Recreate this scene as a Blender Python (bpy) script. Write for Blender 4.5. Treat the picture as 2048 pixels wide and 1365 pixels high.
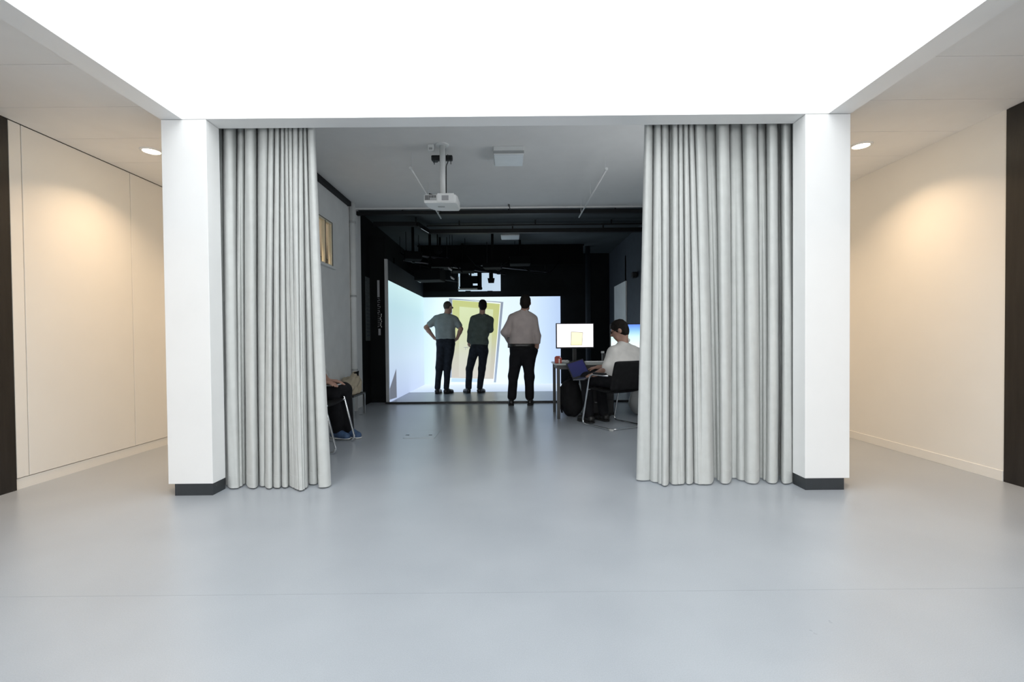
import bpy, bmesh, math, random
import numpy as np
from mathutils import Vector, Matrix

random.seed(7)
for o in list(bpy.data.objects):
    bpy.data.objects.remove(o)
scn = bpy.context.scene
COL = scn.collection

# ------------------------------------------------------------------ camera
F_PX, CAM_H, PITCH, ROLL, PCX, PCY = 930.0, 1.03, 0.0162, 0.0089, 1023.93, 696.97
cam_data = bpy.data.cameras.new('camera')
cam = bpy.data.objects.new('camera', cam_data)
COL.objects.link(cam)
fwd = Vector((0, math.cos(PITCH), -math.sin(PITCH)))
upv = Vector((0, math.sin(PITCH), math.cos(PITCH)))
rgt = Vector((1, 0, 0))
r2 = rgt * math.cos(ROLL) - upv * math.sin(ROLL)
u2 = rgt * math.sin(ROLL) + upv * math.cos(ROLL)
mw = Matrix((r2, u2, -fwd)).transposed().to_4x4()
mw.translation = Vector((0, 0, CAM_H))
cam.matrix_world = mw
cam_data.sensor_fit = 'HORIZONTAL'
cam_data.sensor_width = 36.0
cam_data.lens = F_PX / 2048 * 36.0
cam_data.shift_x = (1024 - PCX) / 2048
cam_data.shift_y = (PCY - 682.5) / 2048
cam_data.clip_start = 0.05
cam_data.clip_end = 60
scn.camera = cam

# ------------------------------------------------------------------ world, daylight, exposure
world = bpy.data.worlds.new('world')
scn.world = world
world.use_nodes = True
wb = world.node_tree.nodes['Background']
wb.inputs[0].default_value = (0.80, 0.90, 1.0, 1)
wb.inputs[1].default_value = 0.6

def area_lamp(name, loc, rot, sx, sy, watts, color, spread=180):
    d = bpy.data.lights.new(name, 'AREA')
    d.shape = 'RECTANGLE'
    d.size = sx
    d.size_y = sy
    d.energy = watts
    d.color = color
    d.spread = math.radians(spread)
    o = bpy.data.objects.new(name, d)
    COL.objects.link(o)
    o.location = loc
    o.rotation_euler = rot
    return o

# daylight falling through the skylight at the top of the light well
area_lamp('skylight_daylight', (-0.03, 0.25, 5.05), (0, 0, 0), 4.2, 5.5, 215, (0.96, 0.985, 1.0))
# fill lamp added at an unseen rear window band, behind the camera
area_lamp('added_rear_fill', (0, -4.17, 1.45), (math.radians(90), 0, 0), 4.4, 2.1, 165, (0.985, 0.99, 1.0))
# fill lamp added behind the right curtain to brighten the dim projection room
area_lamp('added_side_fill', (2.325, 4.35, 1.75), (math.radians(90), 0, math.radians(90)), 1.3, 1.3, 18, (0.96, 0.98, 1.0))

vs = scn.view_settings
vs.view_transform = 'Standard'
vs.look = 'None'
vs.exposure = 0.0
scn.cycles.max_bounces = 8
scn.cycles.diffuse_bounces = 6
scn.cycles.glossy_bounces = 3
scn.cycles.transmission_bounces = 4
vs.gamma = 1.0
vs.use_curve_mapping = False

# ------------------------------------------------------------------ helpers
def pray(px, py):
    a = px - PCX
    b = py - PCY
    x = a * math.cos(ROLL) - b * math.sin(ROLL)
    y = a * math.sin(ROLL) + b * math.cos(ROLL)
    X = x / F_PX
    u = -y / F_PX
    return X, math.cos(PITCH) + u * math.sin(PITCH), u * math.cos(PITCH) - math.sin(PITCH)

def at(px, py, Y):
    q = pray(px, py)
    return Vector((q[0] * Y / q[1], Y, CAM_H + q[2] * Y / q[1]))

def at_x(px, py, X):
    q = pray(px, py)
    return Vector((X, q[1] * X / q[0], CAM_H + q[2] * X / q[0]))

def at_z(px, py, z):
    q = pray(px, py)
    k = (z - CAM_H) / q[2]
    return Vector((q[0] * k, q[1] * k, z))

def lin(c):
    return tuple(((v / 255) / 12.92 if v / 255 <= 0.04045 else ((v / 255 + 0.055) / 1.055) ** 2.4) for v in c)

MATS = {}
def mat(name, rgb, rough=0.6, metal=0.0, spec=0.5, var=0.06, scale=8.0, bump=0.0, bscale=60.0, stretch=(1, 1, 1), emit=None, estr=0.0, coat=0.0, sheen=0.0):
    m = bpy.data.materials.new(name)
    m.use_nodes = True
    nt = m.node_tree
    b = nt.nodes['Principled BSDF']
    tc = nt.nodes.new('ShaderNodeTexCoord')
    mp = nt.nodes.new('ShaderNodeMapping')
    mp.inputs['Scale'].default_value = stretch
    nt.links.new(tc.outputs['Object'], mp.inputs['Vector'])
    nz = nt.nodes.new('ShaderNodeTexNoise')
    nz.inputs['Scale'].default_value = scale
    nz.inputs['Detail'].default_value = 4
    nt.links.new(mp.outputs[0], nz.inputs['Vector'])
    cr = nt.nodes.new('ShaderNodeValToRGB')
    c0 = [max(0, v * (1 - var)) for v in rgb]
    c1 = [min(1, v * (1 + var)) for v in rgb]
    cr.color_ramp.elements[0].position = 0.3
    cr.color_ramp.elements[1].position = 0.7
    cr.color_ramp.elements[0].color = (*c0, 1)
    cr.color_ramp.elements[1].color = (*c1, 1)
    nt.links.new(nz.outputs[0], cr.inputs[0])
    nt.links.new(cr.outputs[0], b.inputs['Base Color'])
    b.inputs['Roughness'].default_value = rough
    b.inputs['Metallic'].default_value = metal
    b.inputs['Specular IOR Level'].default_value = spec
    b.inputs['Coat Weight'].default_value = coat
    b.inputs['Sheen Weight'].default_value = sheen
    if bump:
        n2 = nt.nodes.new('ShaderNodeTexNoise')
        n2.inputs['Scale'].default_value = bscale
        n2.inputs['Detail'].default_value = 3
        nt.links.new(mp.outputs[0], n2.inputs['Vector'])
        bp = nt.nodes.new('ShaderNodeBump')
        bp.inputs['Strength'].default_value = bump
        bp.inputs['Distance'].default_value = 0.01
        nt.links.new(n2.outputs[0], bp.inputs['Height'])
        nt.links.new(bp.outputs[0], b.inputs['Normal'])
    if emit:
        b.inputs['Emission Color'].default_value = (*emit, 1)
        b.inputs['Emission Strength'].default_value = estr
    MATS[name] = m
    return m

def screen_mat(name, stops, axis='Z', lo=0.0, hi=1.0, strength=1.0, base=0.3):
    """a lit picture: emission that blends between the given colours along one axis of the object"""
    m = bpy.data.materials.new(name)
    m.use_nodes = True
    nt = m.node_tree
    b = nt.nodes['Principled BSDF']
    tc = nt.nodes.new('ShaderNodeTexCoord')
    sp = nt.nodes.new('ShaderNodeSeparateXYZ')
    nt.links.new(tc.outputs['Object'], sp.inputs[0])
    mr = nt.nodes.new('ShaderNodeMapRange')
    mr.inputs['From Min'].default_value = lo
    mr.inputs['From Max'].default_value = hi
    nt.links.new(sp.outputs[axis], mr.inputs['Value'])
    cr = nt.nodes.new('ShaderNodeValToRGB')
    el = cr.color_ramp.elements
    while len(el) < len(stops):
        el.new(0.5)
    for e, (p, c) in zip(el, stops):
        e.position = p
        e.color = (*lin(c), 1)
    nt.links.new(mr.outputs[0], cr.inputs[0])
    b.inputs['Base Color'].default_value = (base, base, base, 1)
    b.inputs['Roughness'].default_value = 0.7
    b.inputs['Specular IOR Level'].default_value = 0.2
    nt.links.new(cr.outputs[0], b.inputs['Emission Color'])
    b.inputs['Emission Strength'].default_value = strength
    MATS[name] = m
    return m

def link_mesh(name, me, m, parent=None, loc=None):
    if m is not None:
        me.materials.append(m if not isinstance(m, str) else MATS[m])
    o = bpy.data.objects.new(name, me)
    COL.objects.link(o)
    if parent is not None:
        o.parent = parent
    if loc is not None:
        o.location = loc
    return o

def obj(name, bm, m, parent=None, smooth=False, loc=None, origin=None):
    if origin is not None:
        bmesh.ops.translate(bm, verts=bm.verts, vec=-Vector(origin))
    bmesh.ops.recalc_face_normals(bm, faces=bm.faces)
    me = bpy.data.meshes.new(name)
    bm.to_mesh(me)
    bm.free()
    if smooth:
        for p in me.polygons:
            p.use_smooth = True
    return link_mesh(name, me, m, parent, loc if origin is None else Vector(origin))

def tag(o, label=None, cat=None, group=None, kind=None):
    if label: o['label'] = label
    if cat: o['category'] = cat
    if group: o['group'] = group
    if kind: o['kind'] = kind
    return o

def thing(name, label, cat, loc=(0, 0, 0), rotz=0.0, group=None):
    o = bpy.data.objects.new(name, None)
    o.empty_display_size = 0.1
    COL.objects.link(o)
    o.location = loc
    o.rotation_euler = (0, 0, rotz)
    return tag(o, label, cat, group)

def box(bm, x0, x1, y0, y1, z0, z1, bev=0.0, mtx=None):
    vs_ = [bm.verts.new((x, y, z)) for x in (x0, x1) for y in (y0, y1) for z in (z0, z1)]
    f = [(0, 1, 3, 2), (4, 6, 7, 5), (0, 4, 5, 1), (2, 3, 7, 6), (0, 2, 6, 4), (1, 5, 7, 3)]
    fs = [bm.faces.new([vs_[i] for i in q]) for q in f]
    if bev:
        es = list({e for q in fs for e in q.edges})
        r = bmesh.ops.bevel(bm, geom=es, offset=bev, segments=2, affect='EDGES', profile=0.5)
        vs_ = list({v for q in r['faces'] for v in q.verts} | {v for v in vs_ if v.is_valid})
    if mtx is not None:
        bmesh.ops.transform(bm, matrix=mtx, verts=[v for v in vs_ if v.is_valid])
    return bm

def BX(*a, **k):
    return box(bmesh.new(), *a, **k)

def prism(bm, pts, axis_vec):
    """extrude a polygon given by 3-D points along axis_vec"""
    n = len(pts)
    a = [bm.verts.new(p) for p in pts]
    b = [bm.verts.new(Vector(p) + Vector(axis_vec)) for p in pts]
    bm.faces.new(a)
    bm.faces.new(b[::-1])
    for i in range(n):
        bm.faces.new((a[i], a[(i + 1) % n], b[(i + 1) % n], b[i]))
    return bm

def fillet(pts, rad, n=6):
    pts = [Vector(p) for p in pts]
    out = [pts[0]]
    for i in range(1, len(pts) - 1):
        a, b, c = pts[i - 1], pts[i], pts[i + 1]
        d1 = (a - b)
        d2 = (c - b)
        r = min(rad, d1.length * 0.48, d2.length * 0.48)
        p1 = b + d1.normalized() * r
        p2 = b + d2.normalized() * r
        for k in range(n + 1):
            t = k / n
            out.append((1 - t) ** 2 * p1 + 2 * t * (1 - t) * b + t * t * p2)
    out.append(pts[-1])
    return out

def tube(bm, pts, r, seg=10, caps=True):
    pts = [Vector(p) for p in pts]
    rings = []
    ref = None
    for i, p in enumerate(pts):
        if i == 0: t = pts[1] - pts[0]
        elif i == len(pts) - 1: t = pts[-1] - pts[-2]
        else: t = (pts[i + 1] - p).normalized() + (p - pts[i - 1]).normalized()
        t.normalize()
        if ref is None:
            ref = t.orthogonal().normalized()
        ref = (ref - t * ref.dot(t))
        if ref.length < 1e-6: ref = t.orthogonal()
        ref.normalize()
        q = t.cross(ref)
        rr = r[i] if isinstance(r, (list, tuple)) else r
        rings.append([bm.verts.new(p + (ref * math.cos(2 * math.pi * k / seg) + q * math.sin(2 * math.pi * k / seg)) * rr) for k in range(seg)])
    for a, b in zip(rings[:-1], rings[1:]):
        for k in range(seg):
            bm.faces.new((a[k], a[(k + 1) % seg], b[(k + 1) % seg], b[k]))
    if caps:
        bm.faces.new(rings[0][::-1])
        bm.faces.new(rings[-1])
    return bm

def TB(pts, r, seg=10):
    return tube(bmesh.new(), pts, r, seg)

def lathe(bm, prof, center=(0, 0, 0), seg=24, axis='Z'):
    c = Vector(center)
    rings = []
    for (r, z) in prof:
        ring = []
        for k in range(seg):
            a = 2 * math.pi * k / seg
            v = (r * math.cos(a), r * math.sin(a), z) if axis == 'Z' else (r * math.cos(a), z, r * math.sin(a))
            ring.append(bm.verts.new(c + Vector(v)))
        rings.append(ring)
    for a, b in zip(rings[:-1], rings[1:]):
        for k in range(seg):
            bm.faces.new((a[k], a[(k + 1) % seg], b[(k + 1) % seg], b[k]))
    bm.faces.new(rings[0][::-1])
    bm.faces.new(rings[-1])
    return bm

def struct(name, bm, m, label=None, parent=None, smooth=False):
    o = obj(name, bm, m, parent, smooth)
    if parent is None:
        tag(o, label, None, None, 'structure')
    return o

# ------------------------------------------------------------------ materials
mat('white_paint', (0.87, 0.875, 0.87), 0.45, var=0.015, scale=3)
mat('white_lacquer', (0.81, 0.79, 0.75), 0.4, var=0.012, scale=3)
mat('ceiling_paint', (0.86, 0.855, 0.84), 0.7, var=0.02, scale=4)
mat('gap_dark', (0.10, 0.10, 0.095), 0.8)
mat('linoleum_weld', (0.31, 0.335, 0.365), 0.35)
mat('plinth', (0.035, 0.04, 0.045), 0.4)
mat('dark_wood', (0.010, 0.008, 0.007), 0.42, var=0.45, scale=5, stretch=(6, 6, 0.5), bump=0.05, bscale=40)
mat('room_ceiling', (0.80, 0.80, 0.79), 0.85, var=0.015, scale=6, bump=0.03, bscale=120)
mat('room_wall', (0.76, 0.77, 0.76), 0.8, var=0.04, scale=5, bump=0.08, bscale=90)
mat('black_paint', (0.005, 0.006, 0.0065), 0.8, spec=0.2, var=0.25, scale=3)
mat('black_ceiling', (0.030, 0.040, 0.044), 0.75, var=0.2, scale=2)
mat('black_metal', (0.006, 0.007, 0.008), 0.55, spec=0.3)
mat('dark_screen_edge', (0.018, 0.023, 0.030), 0.7, spec=0.2, var=0.1)
mat('dark_panel', (0.05, 0.06, 0.075), 0.6, var=0.1)
mat('chrome', (0.80, 0.81, 0.82), 0.12, metal=1.0, var=0.02)
mat('steel', (0.45, 0.46, 0.47), 0.32, metal=1.0, var=0.05)
mat('plastic_white', (0.80, 0.81, 0.80), 0.4, var=0.02)
mat('plastic_grey', (0.42, 0.43, 0.43), 0.5, var=0.05)
mat('plastic_black', (0.007, 0.007, 0.008), 0.5, var=0.1)
mat('rubber', (0.02, 0.02, 0.02), 0.7)
mat('curtain_cloth', (0.56, 0.575, 0.56), 0.9, spec=0.15, var=0.035, scale=14, bump=0.25, bscale=350, sheen=0.2)
mat('black_fabric', (0.010, 0.010, 0.011), 0.85, spec=0.2, var=0.2, scale=20, bump=0.2, bscale=200)
mat('skin', (0.38, 0.22, 0.165), 0.55, var=0.08, scale=18)
mat('hair_dark', (0.011, 0.008, 0.006), 0.75, spec=0.2, var=0.35, scale=60, stretch=(1, 1, 0.3), bump=0.4, bscale=160)
mat('hair_stubble', (0.05, 0.035, 0.028), 0.7, var=0.2, scale=60)
mat('shirt_grey_blue', (0.25, 0.285, 0.285), 0.85, spec=0.2, var=0.08, scale=10, bump=0.3, bscale=24)
mat('sweater_green', (0.085, 0.105, 0.095), 0.9, spec=0.15, var=0.12, scale=12, bump=0.3, bscale=30)
mat('shirt_beige', (0.44, 0.38, 0.36), 0.85, spec=0.2, var=0.06, scale=10, bump=0.3, bscale=24)
mat('shirt_white', (0.66, 0.64, 0.61), 0.85, spec=0.2, var=0.05, scale=10, bump=0.3, bscale=24)
mat('shirt_pale', (0.42, 0.43, 0.42), 0.85, spec=0.2, var=0.06)
mat('denim_dark', (0.016, 0.020, 0.028), 0.85, spec=0.2, var=0.25, scale=18, bump=0.3, bscale=40)
mat('trousers_black', (0.010, 0.010, 0.012), 0.85, spec=0.2, var=0.2, scale=14, bump=0.2, bscale=40)
mat('leather_black', (0.012, 0.011, 0.010), 0.4, var=0.2)
mat('sneaker_blue', (0.045, 0.085, 0.17), 0.7, var=0.2, scale=30)
mat('sole_white', (0.6, 0.6, 0.58), 0.6)
mat('lens_glass', (0.25, 0.27, 0.28), 0.08, spec=0.9)
mat('cream_cloth', (0.47, 0.41, 0.31), 0.9, spec=0.15, var=0.1, scale=9, bump=0.5, bscale=14)
mat('desk_metal', (0.030, 0.029, 0.028), 0.45)
mat('rig_black', (0.004, 0.0045, 0.005), 0.85, spec=0.08)
mat('desk_top', (0.33, 0.36, 0.34), 0.3, var=0.05)
mat('red_card', (0.35, 0.05, 0.03), 0.5, var=0.2, scale=40)
mat('paper', (0.75, 0.75, 0.72), 0.7, var=0.03)
mat('poster', (0.09, 0.105, 0.105), 0.6, var=0.3, scale=9, stretch=(1, 1, 4))
mat('sign_grey', (0.36, 0.36, 0.37), 0.6)
mat('blue_cloth', (0.02, 0.03, 0.10), 0.8, var=0.2)
mat('diffuser', (0.74, 0.79, 0.82), 0.35, var=0.02)
mat('wood_drawer', (0.25, 0.18, 0.11), 0.5, var=0.2)
mat('lamp_glow', (0.9, 0.85, 0.75), 0.5, emit=(1.0, 0.86, 0.62), estr=26)
mat('cream_wood', (0.78, 0.73, 0.58), 0.5, var=0.04)
mat('window_frame_dark', (0.09, 0.075, 0.06), 0.4)

# linoleum floor
def floor_material():
    m = bpy.data.materials.new('linoleum')
    m.use_nodes = True
    nt = m.node_tree
    b = nt.nodes['Principled BSDF']
    tc = nt.nodes.new('ShaderNodeTexCoord')
    n1 = nt.nodes.new('ShaderNodeTexNoise'); n1.inputs['Scale'].default_value = 260; n1.inputs['Detail'].default_value = 2
    n2 = nt.nodes.new('ShaderNodeTexNoise'); n2.inputs['Scale'].default_value = 2.2; n2.inputs['Detail'].default_value = 5
    mx = nt.nodes.new('ShaderNodeMath'); mx.operation = 'MULTIPLY_ADD'; mx.inputs[1].default_value = 0.55
    for n in (n1, n2): nt.links.new(tc.outputs['Object'], n.inputs['Vector'])
    nt.links.new(n1.outputs[0], mx.inputs[0])
    m2 = nt.nodes.new('ShaderNodeMath'); m2.operation = 'MULTIPLY'; m2.inputs[1].default_value = 0.45
    nt.links.new(n2.outputs[0], m2.inputs[0])
    nt.links.new(m2.outputs[0], mx.inputs[2])
    cr = nt.nodes.new('ShaderNodeValToRGB')
    cr.color_ramp.elements[0].position = 0.32; cr.color_ramp.elements[1].position = 0.68
    cr.color_ramp.elements[0].color = (0.325, 0.352, 0.386, 1)
    cr.color_ramp.elements[1].color = (0.395, 0.424, 0.458, 1)
    nt.links.new(mx.outputs[0], cr.inputs[0])
    nt.links.new(cr.outputs[0], b.inputs['Base Color'])
    rr = nt.nodes.new('ShaderNodeMapRange')
    rr.inputs['To Min'].default_value = 0.25; rr.inputs['To Max'].default_value = 0.34
    nt.links.new(n2.outputs[0], rr.inputs['Value'])
    nt.links.new(rr.outputs[0], b.inputs['Roughness'])
    b.inputs['Specular IOR Level'].default_value = 0.5
    bp = nt.nodes.new('ShaderNodeBump'); bp.inputs['Strength'].default_value = 0.03; bp.inputs['Distance'].default_value = 0.002
    nt.links.new(n1.outputs[0], bp.inputs['Height']); nt.links.new(bp.outputs[0], b.inputs['Normal'])
    MATS['linoleum'] = m
floor_material()

def glass_material():
    m = bpy.data.materials.new('pane_glass')
    m.use_nodes = True
    b = m.node_tree.nodes['Principled BSDF']
    b.inputs['Base Color'].default_value = (0.95, 0.97, 0.96, 1)
    b.inputs['Roughness'].default_value = 0.02
    b.inputs['Transmission Weight'].default_value = 1.0
    b.inputs['IOR'].default_value = 1.05
    MATS['pane_glass'] = m
glass_material()

# ------------------------------------------------------------------ the setting
Y0, YB = 3.132, 3.272                       # front and rear plane of the white portal
XLO, XLI, XRI, XRO = -2.333, -2.032, 1.9755, 2.2766
ZL, ZP, ZC = 2.529, 0.080, 2.619            # lintel soffit, pillar panel foot, corridor ceiling
WL, WR = -3.5195, 3.4777                    # corridor walls
VL, VR = -2.190, 2.128                      # sides of the light well
ZR = 3.10                                   # ceiling of the projection room
RL, RR = -2.40, 2.34                        # side walls of the projection room
YK = 7.25                                   # from here on the room is painted black
YE = 11.12                                  # back wall
ZS = 5.10                                   # top of the light well
YV = -2.6                                   # rear end of the light well
YN = -4.2                                   # rear end of the hall

struct('floor', BX(WL - .25, WR + .25, YN - .2, YE + .3, -0.12, 0.0), 'linoleum', 'blue-grey speckled linoleum floor')
struct('trim_1', BX(WL, WR, 1.884, 1.886, -0.01, 0.0004), 'linoleum_weld', 'fine welded seam across the linoleum floor')

# corridor, left: panelled wall, recessed base, joints
wl = struct('wall_left', BX(WL - .12, WL - .025, 3.28, 9.6, 0, 2.75), 'gap_dark', 'cream lit white panelled wall of the left corridor')
ys = [3.282, 3.370, 4.326, 5.282, 6.238, 7.194, 8.15, 9.1]
for a, b in zip(ys[:-1], ys[1:]):
    struct('panel', BX(WL - .025, WL, a + .003, b - .003, .082, ZC - .006, bev=.0015), 'white_lacquer', parent=wl)
struct('baseboard_left', BX(WL - .05, WL - .006, 3.283, 9.5, 0, .077), 'white_lacquer', 'low white plinth under the panelled wall')
struct('wall_right', BX(WR, WR + .12, 3.28, 9.6, 0, 2.75), 'white_lacquer', 'plain white wall of the right corridor')
struct('baseboard_right', BX(WR - .007, WR, 3.283, 9.5, 0, .075, bev=.002), 'white_lacquer', 'low white skirting of the right corridor')
nl = struct('wall_near_left', BX(WL - .12, WL - .012, YN, 3.28, 0, 2.75), 'gap_dark', 'dark wood clad wall left of the hall')
nr = struct('wall_near_right', BX(WR + .012, WR + .12, YN, 3.28, 0, 2.75), 'gap_dark', 'dark wood clad wall right of the hall')
yy = 3.279
while yy > YN + .1:
    y2 = max(yy - 1.19, YN)
    struct('panel', BX(WL - .012, WL + .004, y2 + .002, yy - .001, .0, ZC - .004), 'dark_wood', parent=nl)
    struct('panel', BX(WR - .004, WR + .012, y2 + .002, yy - .001, .0, ZC - .004), 'dark_wood', parent=nr)
    yy = y2
struct('wall_corridor_left', BX(WL - .1, RL, 9.5, 9.6, 0, 2.75), 'white_lacquer', 'end wall of the left corridor')
struct('wall_corridor_right', BX(RR, WR + .1, 9.5, 9.6, 0, 2.75), 'white_lacquer', 'end wall of the right corridor')
cl = struct('ceiling_left', BX(WL - .1, -2.437, YN, 9.6, ZC + .018, 2.75), 'gap_dark', 'white panelled ceiling of the left corridor')
crr = struct('ceiling_right', BX(2.377, WR + .1, YN, 9.6, ZC + .018, 2.75), 'gap_dark', 'white panelled ceiling of the right corridor')
joints = [2.658 + .4785 * k for k in range(-14, 15)]
for a, b in zip(joints[:-1], joints[1:]):
    a2, b2 = max(a, YN), min(b, 9.5)
    if b2 <= a2: continue
    for s, par in ((0, cl), (1, crr)):
        x0, x1 = ((WL, XLO if b2 < 3.2 else -2.436), (XRO if b2 < 3.2 else 2.376, WR))[s]
        # the panel over the downlight is cut out where the lamp sits: the lamp hangs flush below it
        struct('panel', BX(x0 + .001, x1 - .001, a2 + .0018, b2 - .0018, ZC, ZC + .018), 'ceiling_paint', parent=par)
struct('ceiling_hall', BX(WL - .1, WR + .1, YN - .1, YV, ZC + .1, 2.85), 'ceiling_paint', 'ceiling behind the light well')
struct('wall_hall', BX(WL - .2, WR + .2, YN - .15, YN, 0, 2.8), 'white_paint', 'rear wall of the hall')
w = thing('window_added_rear', 'wide added window band in the rear wall of the hall', None, (0, YN, .4))  # unseen window put in to go with the added rear lamp
w['kind'] = 'structure'
for k in range(7):
    obj('mullion', BX(-2.2 + k * .733 - .03, -2.2 + k * .733 + .03, .0, .06, 0, 2.1), 'plastic_white', w)
for z in (-.03, 2.1):
    obj('window_frame', BX(-2.23, 2.23, 0, .06, z, z + .03), 'plastic_white', w)
# light well
struct('wall_well_left', BX(XLO, VL, YV, Y0 - .001, ZL, ZS + .1), 'white_paint', 'white left side of the light well')
struct('wall_well_right', BX(VR, XRO, YV, Y0 - .001, ZL, ZS + .1), 'white_paint', 'white right side of the light well')
struct('wall_well_rear', BX(XLO, XRO, YV - .14, YV, ZL, ZS + .1), 'white_paint', 'white rear side of the light well')
struct('ceiling_well', BX(XLO - .1, XRO + .1, YV - .2, YB, ZS + .1, ZS + .2), 'white_paint', 'frame of the skylight above the well')
# portal
struct('wall_facade', BX(XLO, XRO, Y0, YB, ZL + .0015, ZS + .1), 'white_paint', 'white wall above the wide opening')
struct('wall_pillar_left', BX(XLO, XLI, Y0, YB, ZP, ZL - .0015, bev=.002), 'white_paint', 'white pillar left of the opening')
struct('wall_pillar_right', BX(XRI, XRO, Y0, YB, ZP, ZL - .0015, bev=.002), 'white_paint', 'white pillar right of the opening')
struct('baseboard_pillar_left', BX(XLO + .042, XLI - .004, Y0 + .002, YB, 0, ZP), 'plinth', 'dark plinth under the left pillar')
struct('baseboard_pillar_right', BX(XRI + .004, XRO - .036, Y0 + .002, YB, 0, ZP), 'plinth', 'dark plinth under the right pillar')
# projection room shell
WT = .035
def wall_with_hole(x0, x1, y0, y1, z0, z1, hy0, hy1, hz0, hz1):
    bm = bmesh.new()
    box(bm, x0, x1, y0, hy0, z0, z1); box(bm, x0, x1, hy1, y1, z0, z1)
    box(bm, x0, x1, hy0, hy1, z0, hz0); box(bm, x0, x1, hy0, hy1, hz1, z1)
    return bm
HY0, HY1, HZ0, HZ1 = 5.25, 6.25, 2.05, 2.615
struct('wall_room_left', wall_with_hole(RL - WT, RL, 3.6, 7.45, 0, ZR + .05, HY0, HY1, HZ0, HZ1), 'room_wall', 'grey-white left wall of the projection room')
struct('wall_room_right', BX(RR, RR + WT, 3.6, YK, 0, ZR + .05), 'room_wall', 'grey-white right wall of the projection room')
w = thing('window_added_side', 'added unseen side window in the right wall of the projection room', None, (RR, 4.35, 1.1))  # unseen window frame put in around the added room lamp
w['kind'] = 'structure'
for (a, b, c_, d_) in ((-.68, -.64, -.04, 1.34), (.64, .68, -.04, 1.34), (-.02, .02, 0, 1.3), (-.68, .68, -.04, 0), (-.68, .68, 1.3, 1.34)):
    obj('window_frame', BX(-.03, 0, a, b, c_, d_), 'plastic_white', w)
def closure(xa, xb, xc, xd):
    bm = bmesh.new()
    box(bm, min(xa, xb), max(xa, xb), YB, 3.6, .09, ZR)
    box(bm, min(xc, xd), max(xc, xd), YB, YB + .03, .09, ZR)
    box(bm, min(xb, xd), max(xb, xd), 3.57, 3.6, 0, .09)
    return bm
struct('wall_closure_left', closure(RL - WT, RL, RL, XLO + .03), 'room_wall', 'short return wall behind the left pillar')
struct('wall_closure_right', closure(RR + WT, RR, RR, XRO - .03), 'room_wall', 'short return wall behind the right pillar')
struct('wall_black_left', BX(RL - WT, RL, 7.45, YE, 0, ZR + .05), 'black_paint', 'black wall beside the projection screens')
struct('wall_black_right', BX(RR, RR + WT, YK, YE, 0, ZR + .05), 'dark_panel', 'dark grey wall behind the desk')
struct('wall_back', BX(RL - WT, RR + WT, YE, YE + .1, 0, ZR + .05), 'black_paint', 'black back wall above the projection screen')
struct('ceiling_room', BX(RL - WT, RR + WT, YB, YK, ZR, ZR + .1), 'room_ceiling', 'grey-white ceiling of the projection room')
struct('ceiling_black', BX(RL - WT, RR + WT, YK, YE, ZR, ZR + .1), 'black_ceiling', 'black painted ceiling over the screens')
struct('trim_2', BX(RL, RR, YK - .03, YK, ZR - .02, ZR), 'room_ceiling', 'pale lip where the white ceiling meets the black one')
struct('trim_3', BX(RL + .3, RR, 7.67, 7.73, 0, .028), 'plastic_black', 'flat black threshold strip across the floor')

# interior window of the left wall
w = thing('window_1', 'small dark framed window in the left wall glowing with corridor light', None, (RL, HY0, HZ0))
w['kind'] = 'structure'
def loc_box(par, name, m, x0, x1, y0, y1, z0, z1, bev=0.0):
    l = par.location
    return obj(name, BX(x0 - l.x, x1 - l.x, y0 - l.y, y1 - l.y, z0 - l.z, z1 - l.z, bev=bev), m, par)
for (a, b, c, d) in ((HY0, HY1, HZ0 - .012, HZ0 + .012), (HY0, HY1, HZ1 - .012, HZ1 + .012), (HY0 - .012, HY0 + .012, HZ0, HZ1), (HY1 - .012, HY1 + .012, HZ0, HZ1), (6.02, 6.05, HZ0, HZ1)):
    loc_box(w, 'window_frame', 'cream_wood', RL - WT - .01, RL + .001, a, b, c, d)
for (a, b, c, d) in ((HY0, HY1, HZ0 - .018, HZ0 - .010), (HY0, HY1, HZ1 + .010, HZ1 + .018), (HY0 - .018, HY0 - .010, HZ0, HZ1), (HY1 + .008, HY1 + .020, HZ0 - .018, HZ1 + .018), (6.03, 6.04, HZ0, HZ1)):
    loc_box(w, 'casing_edge', 'window_frame_dark', RL, RL + .006, a, b, c, d)
loc_box(w, 'window_sill', 'room_wall', RL - .005, RL + .05, HY0 - .02, HY1 + .03, HZ0 - .045, HZ0 - .014, bev=.003)
loc_box(w, 'pane', 'pane_glass', RL - .022, RL - .018, HY0 + .012, HY1 - .012, HZ0 + .012, HZ1 - .012)

# door leaf in the far right wall
d0, d1 = at_x(1254, 562, RR), at_x(1231, 573, RR)
dr = thing('door_1', 'pale grey door leaf in the dark right wall', None, (RR, d0.y, 0))
dr['kind'] = 'structure'
loc_box(dr, 'leaf', 'room_wall', RR - .03, RR - .002, d0.y, d1.y, 0.01, d0.z)
loc_box(dr, 'handle', 'steel', RR - .07, RR - .03, d1.y - .12, d1.y - .05, 1.02, 1.05, bev=.005)

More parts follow.
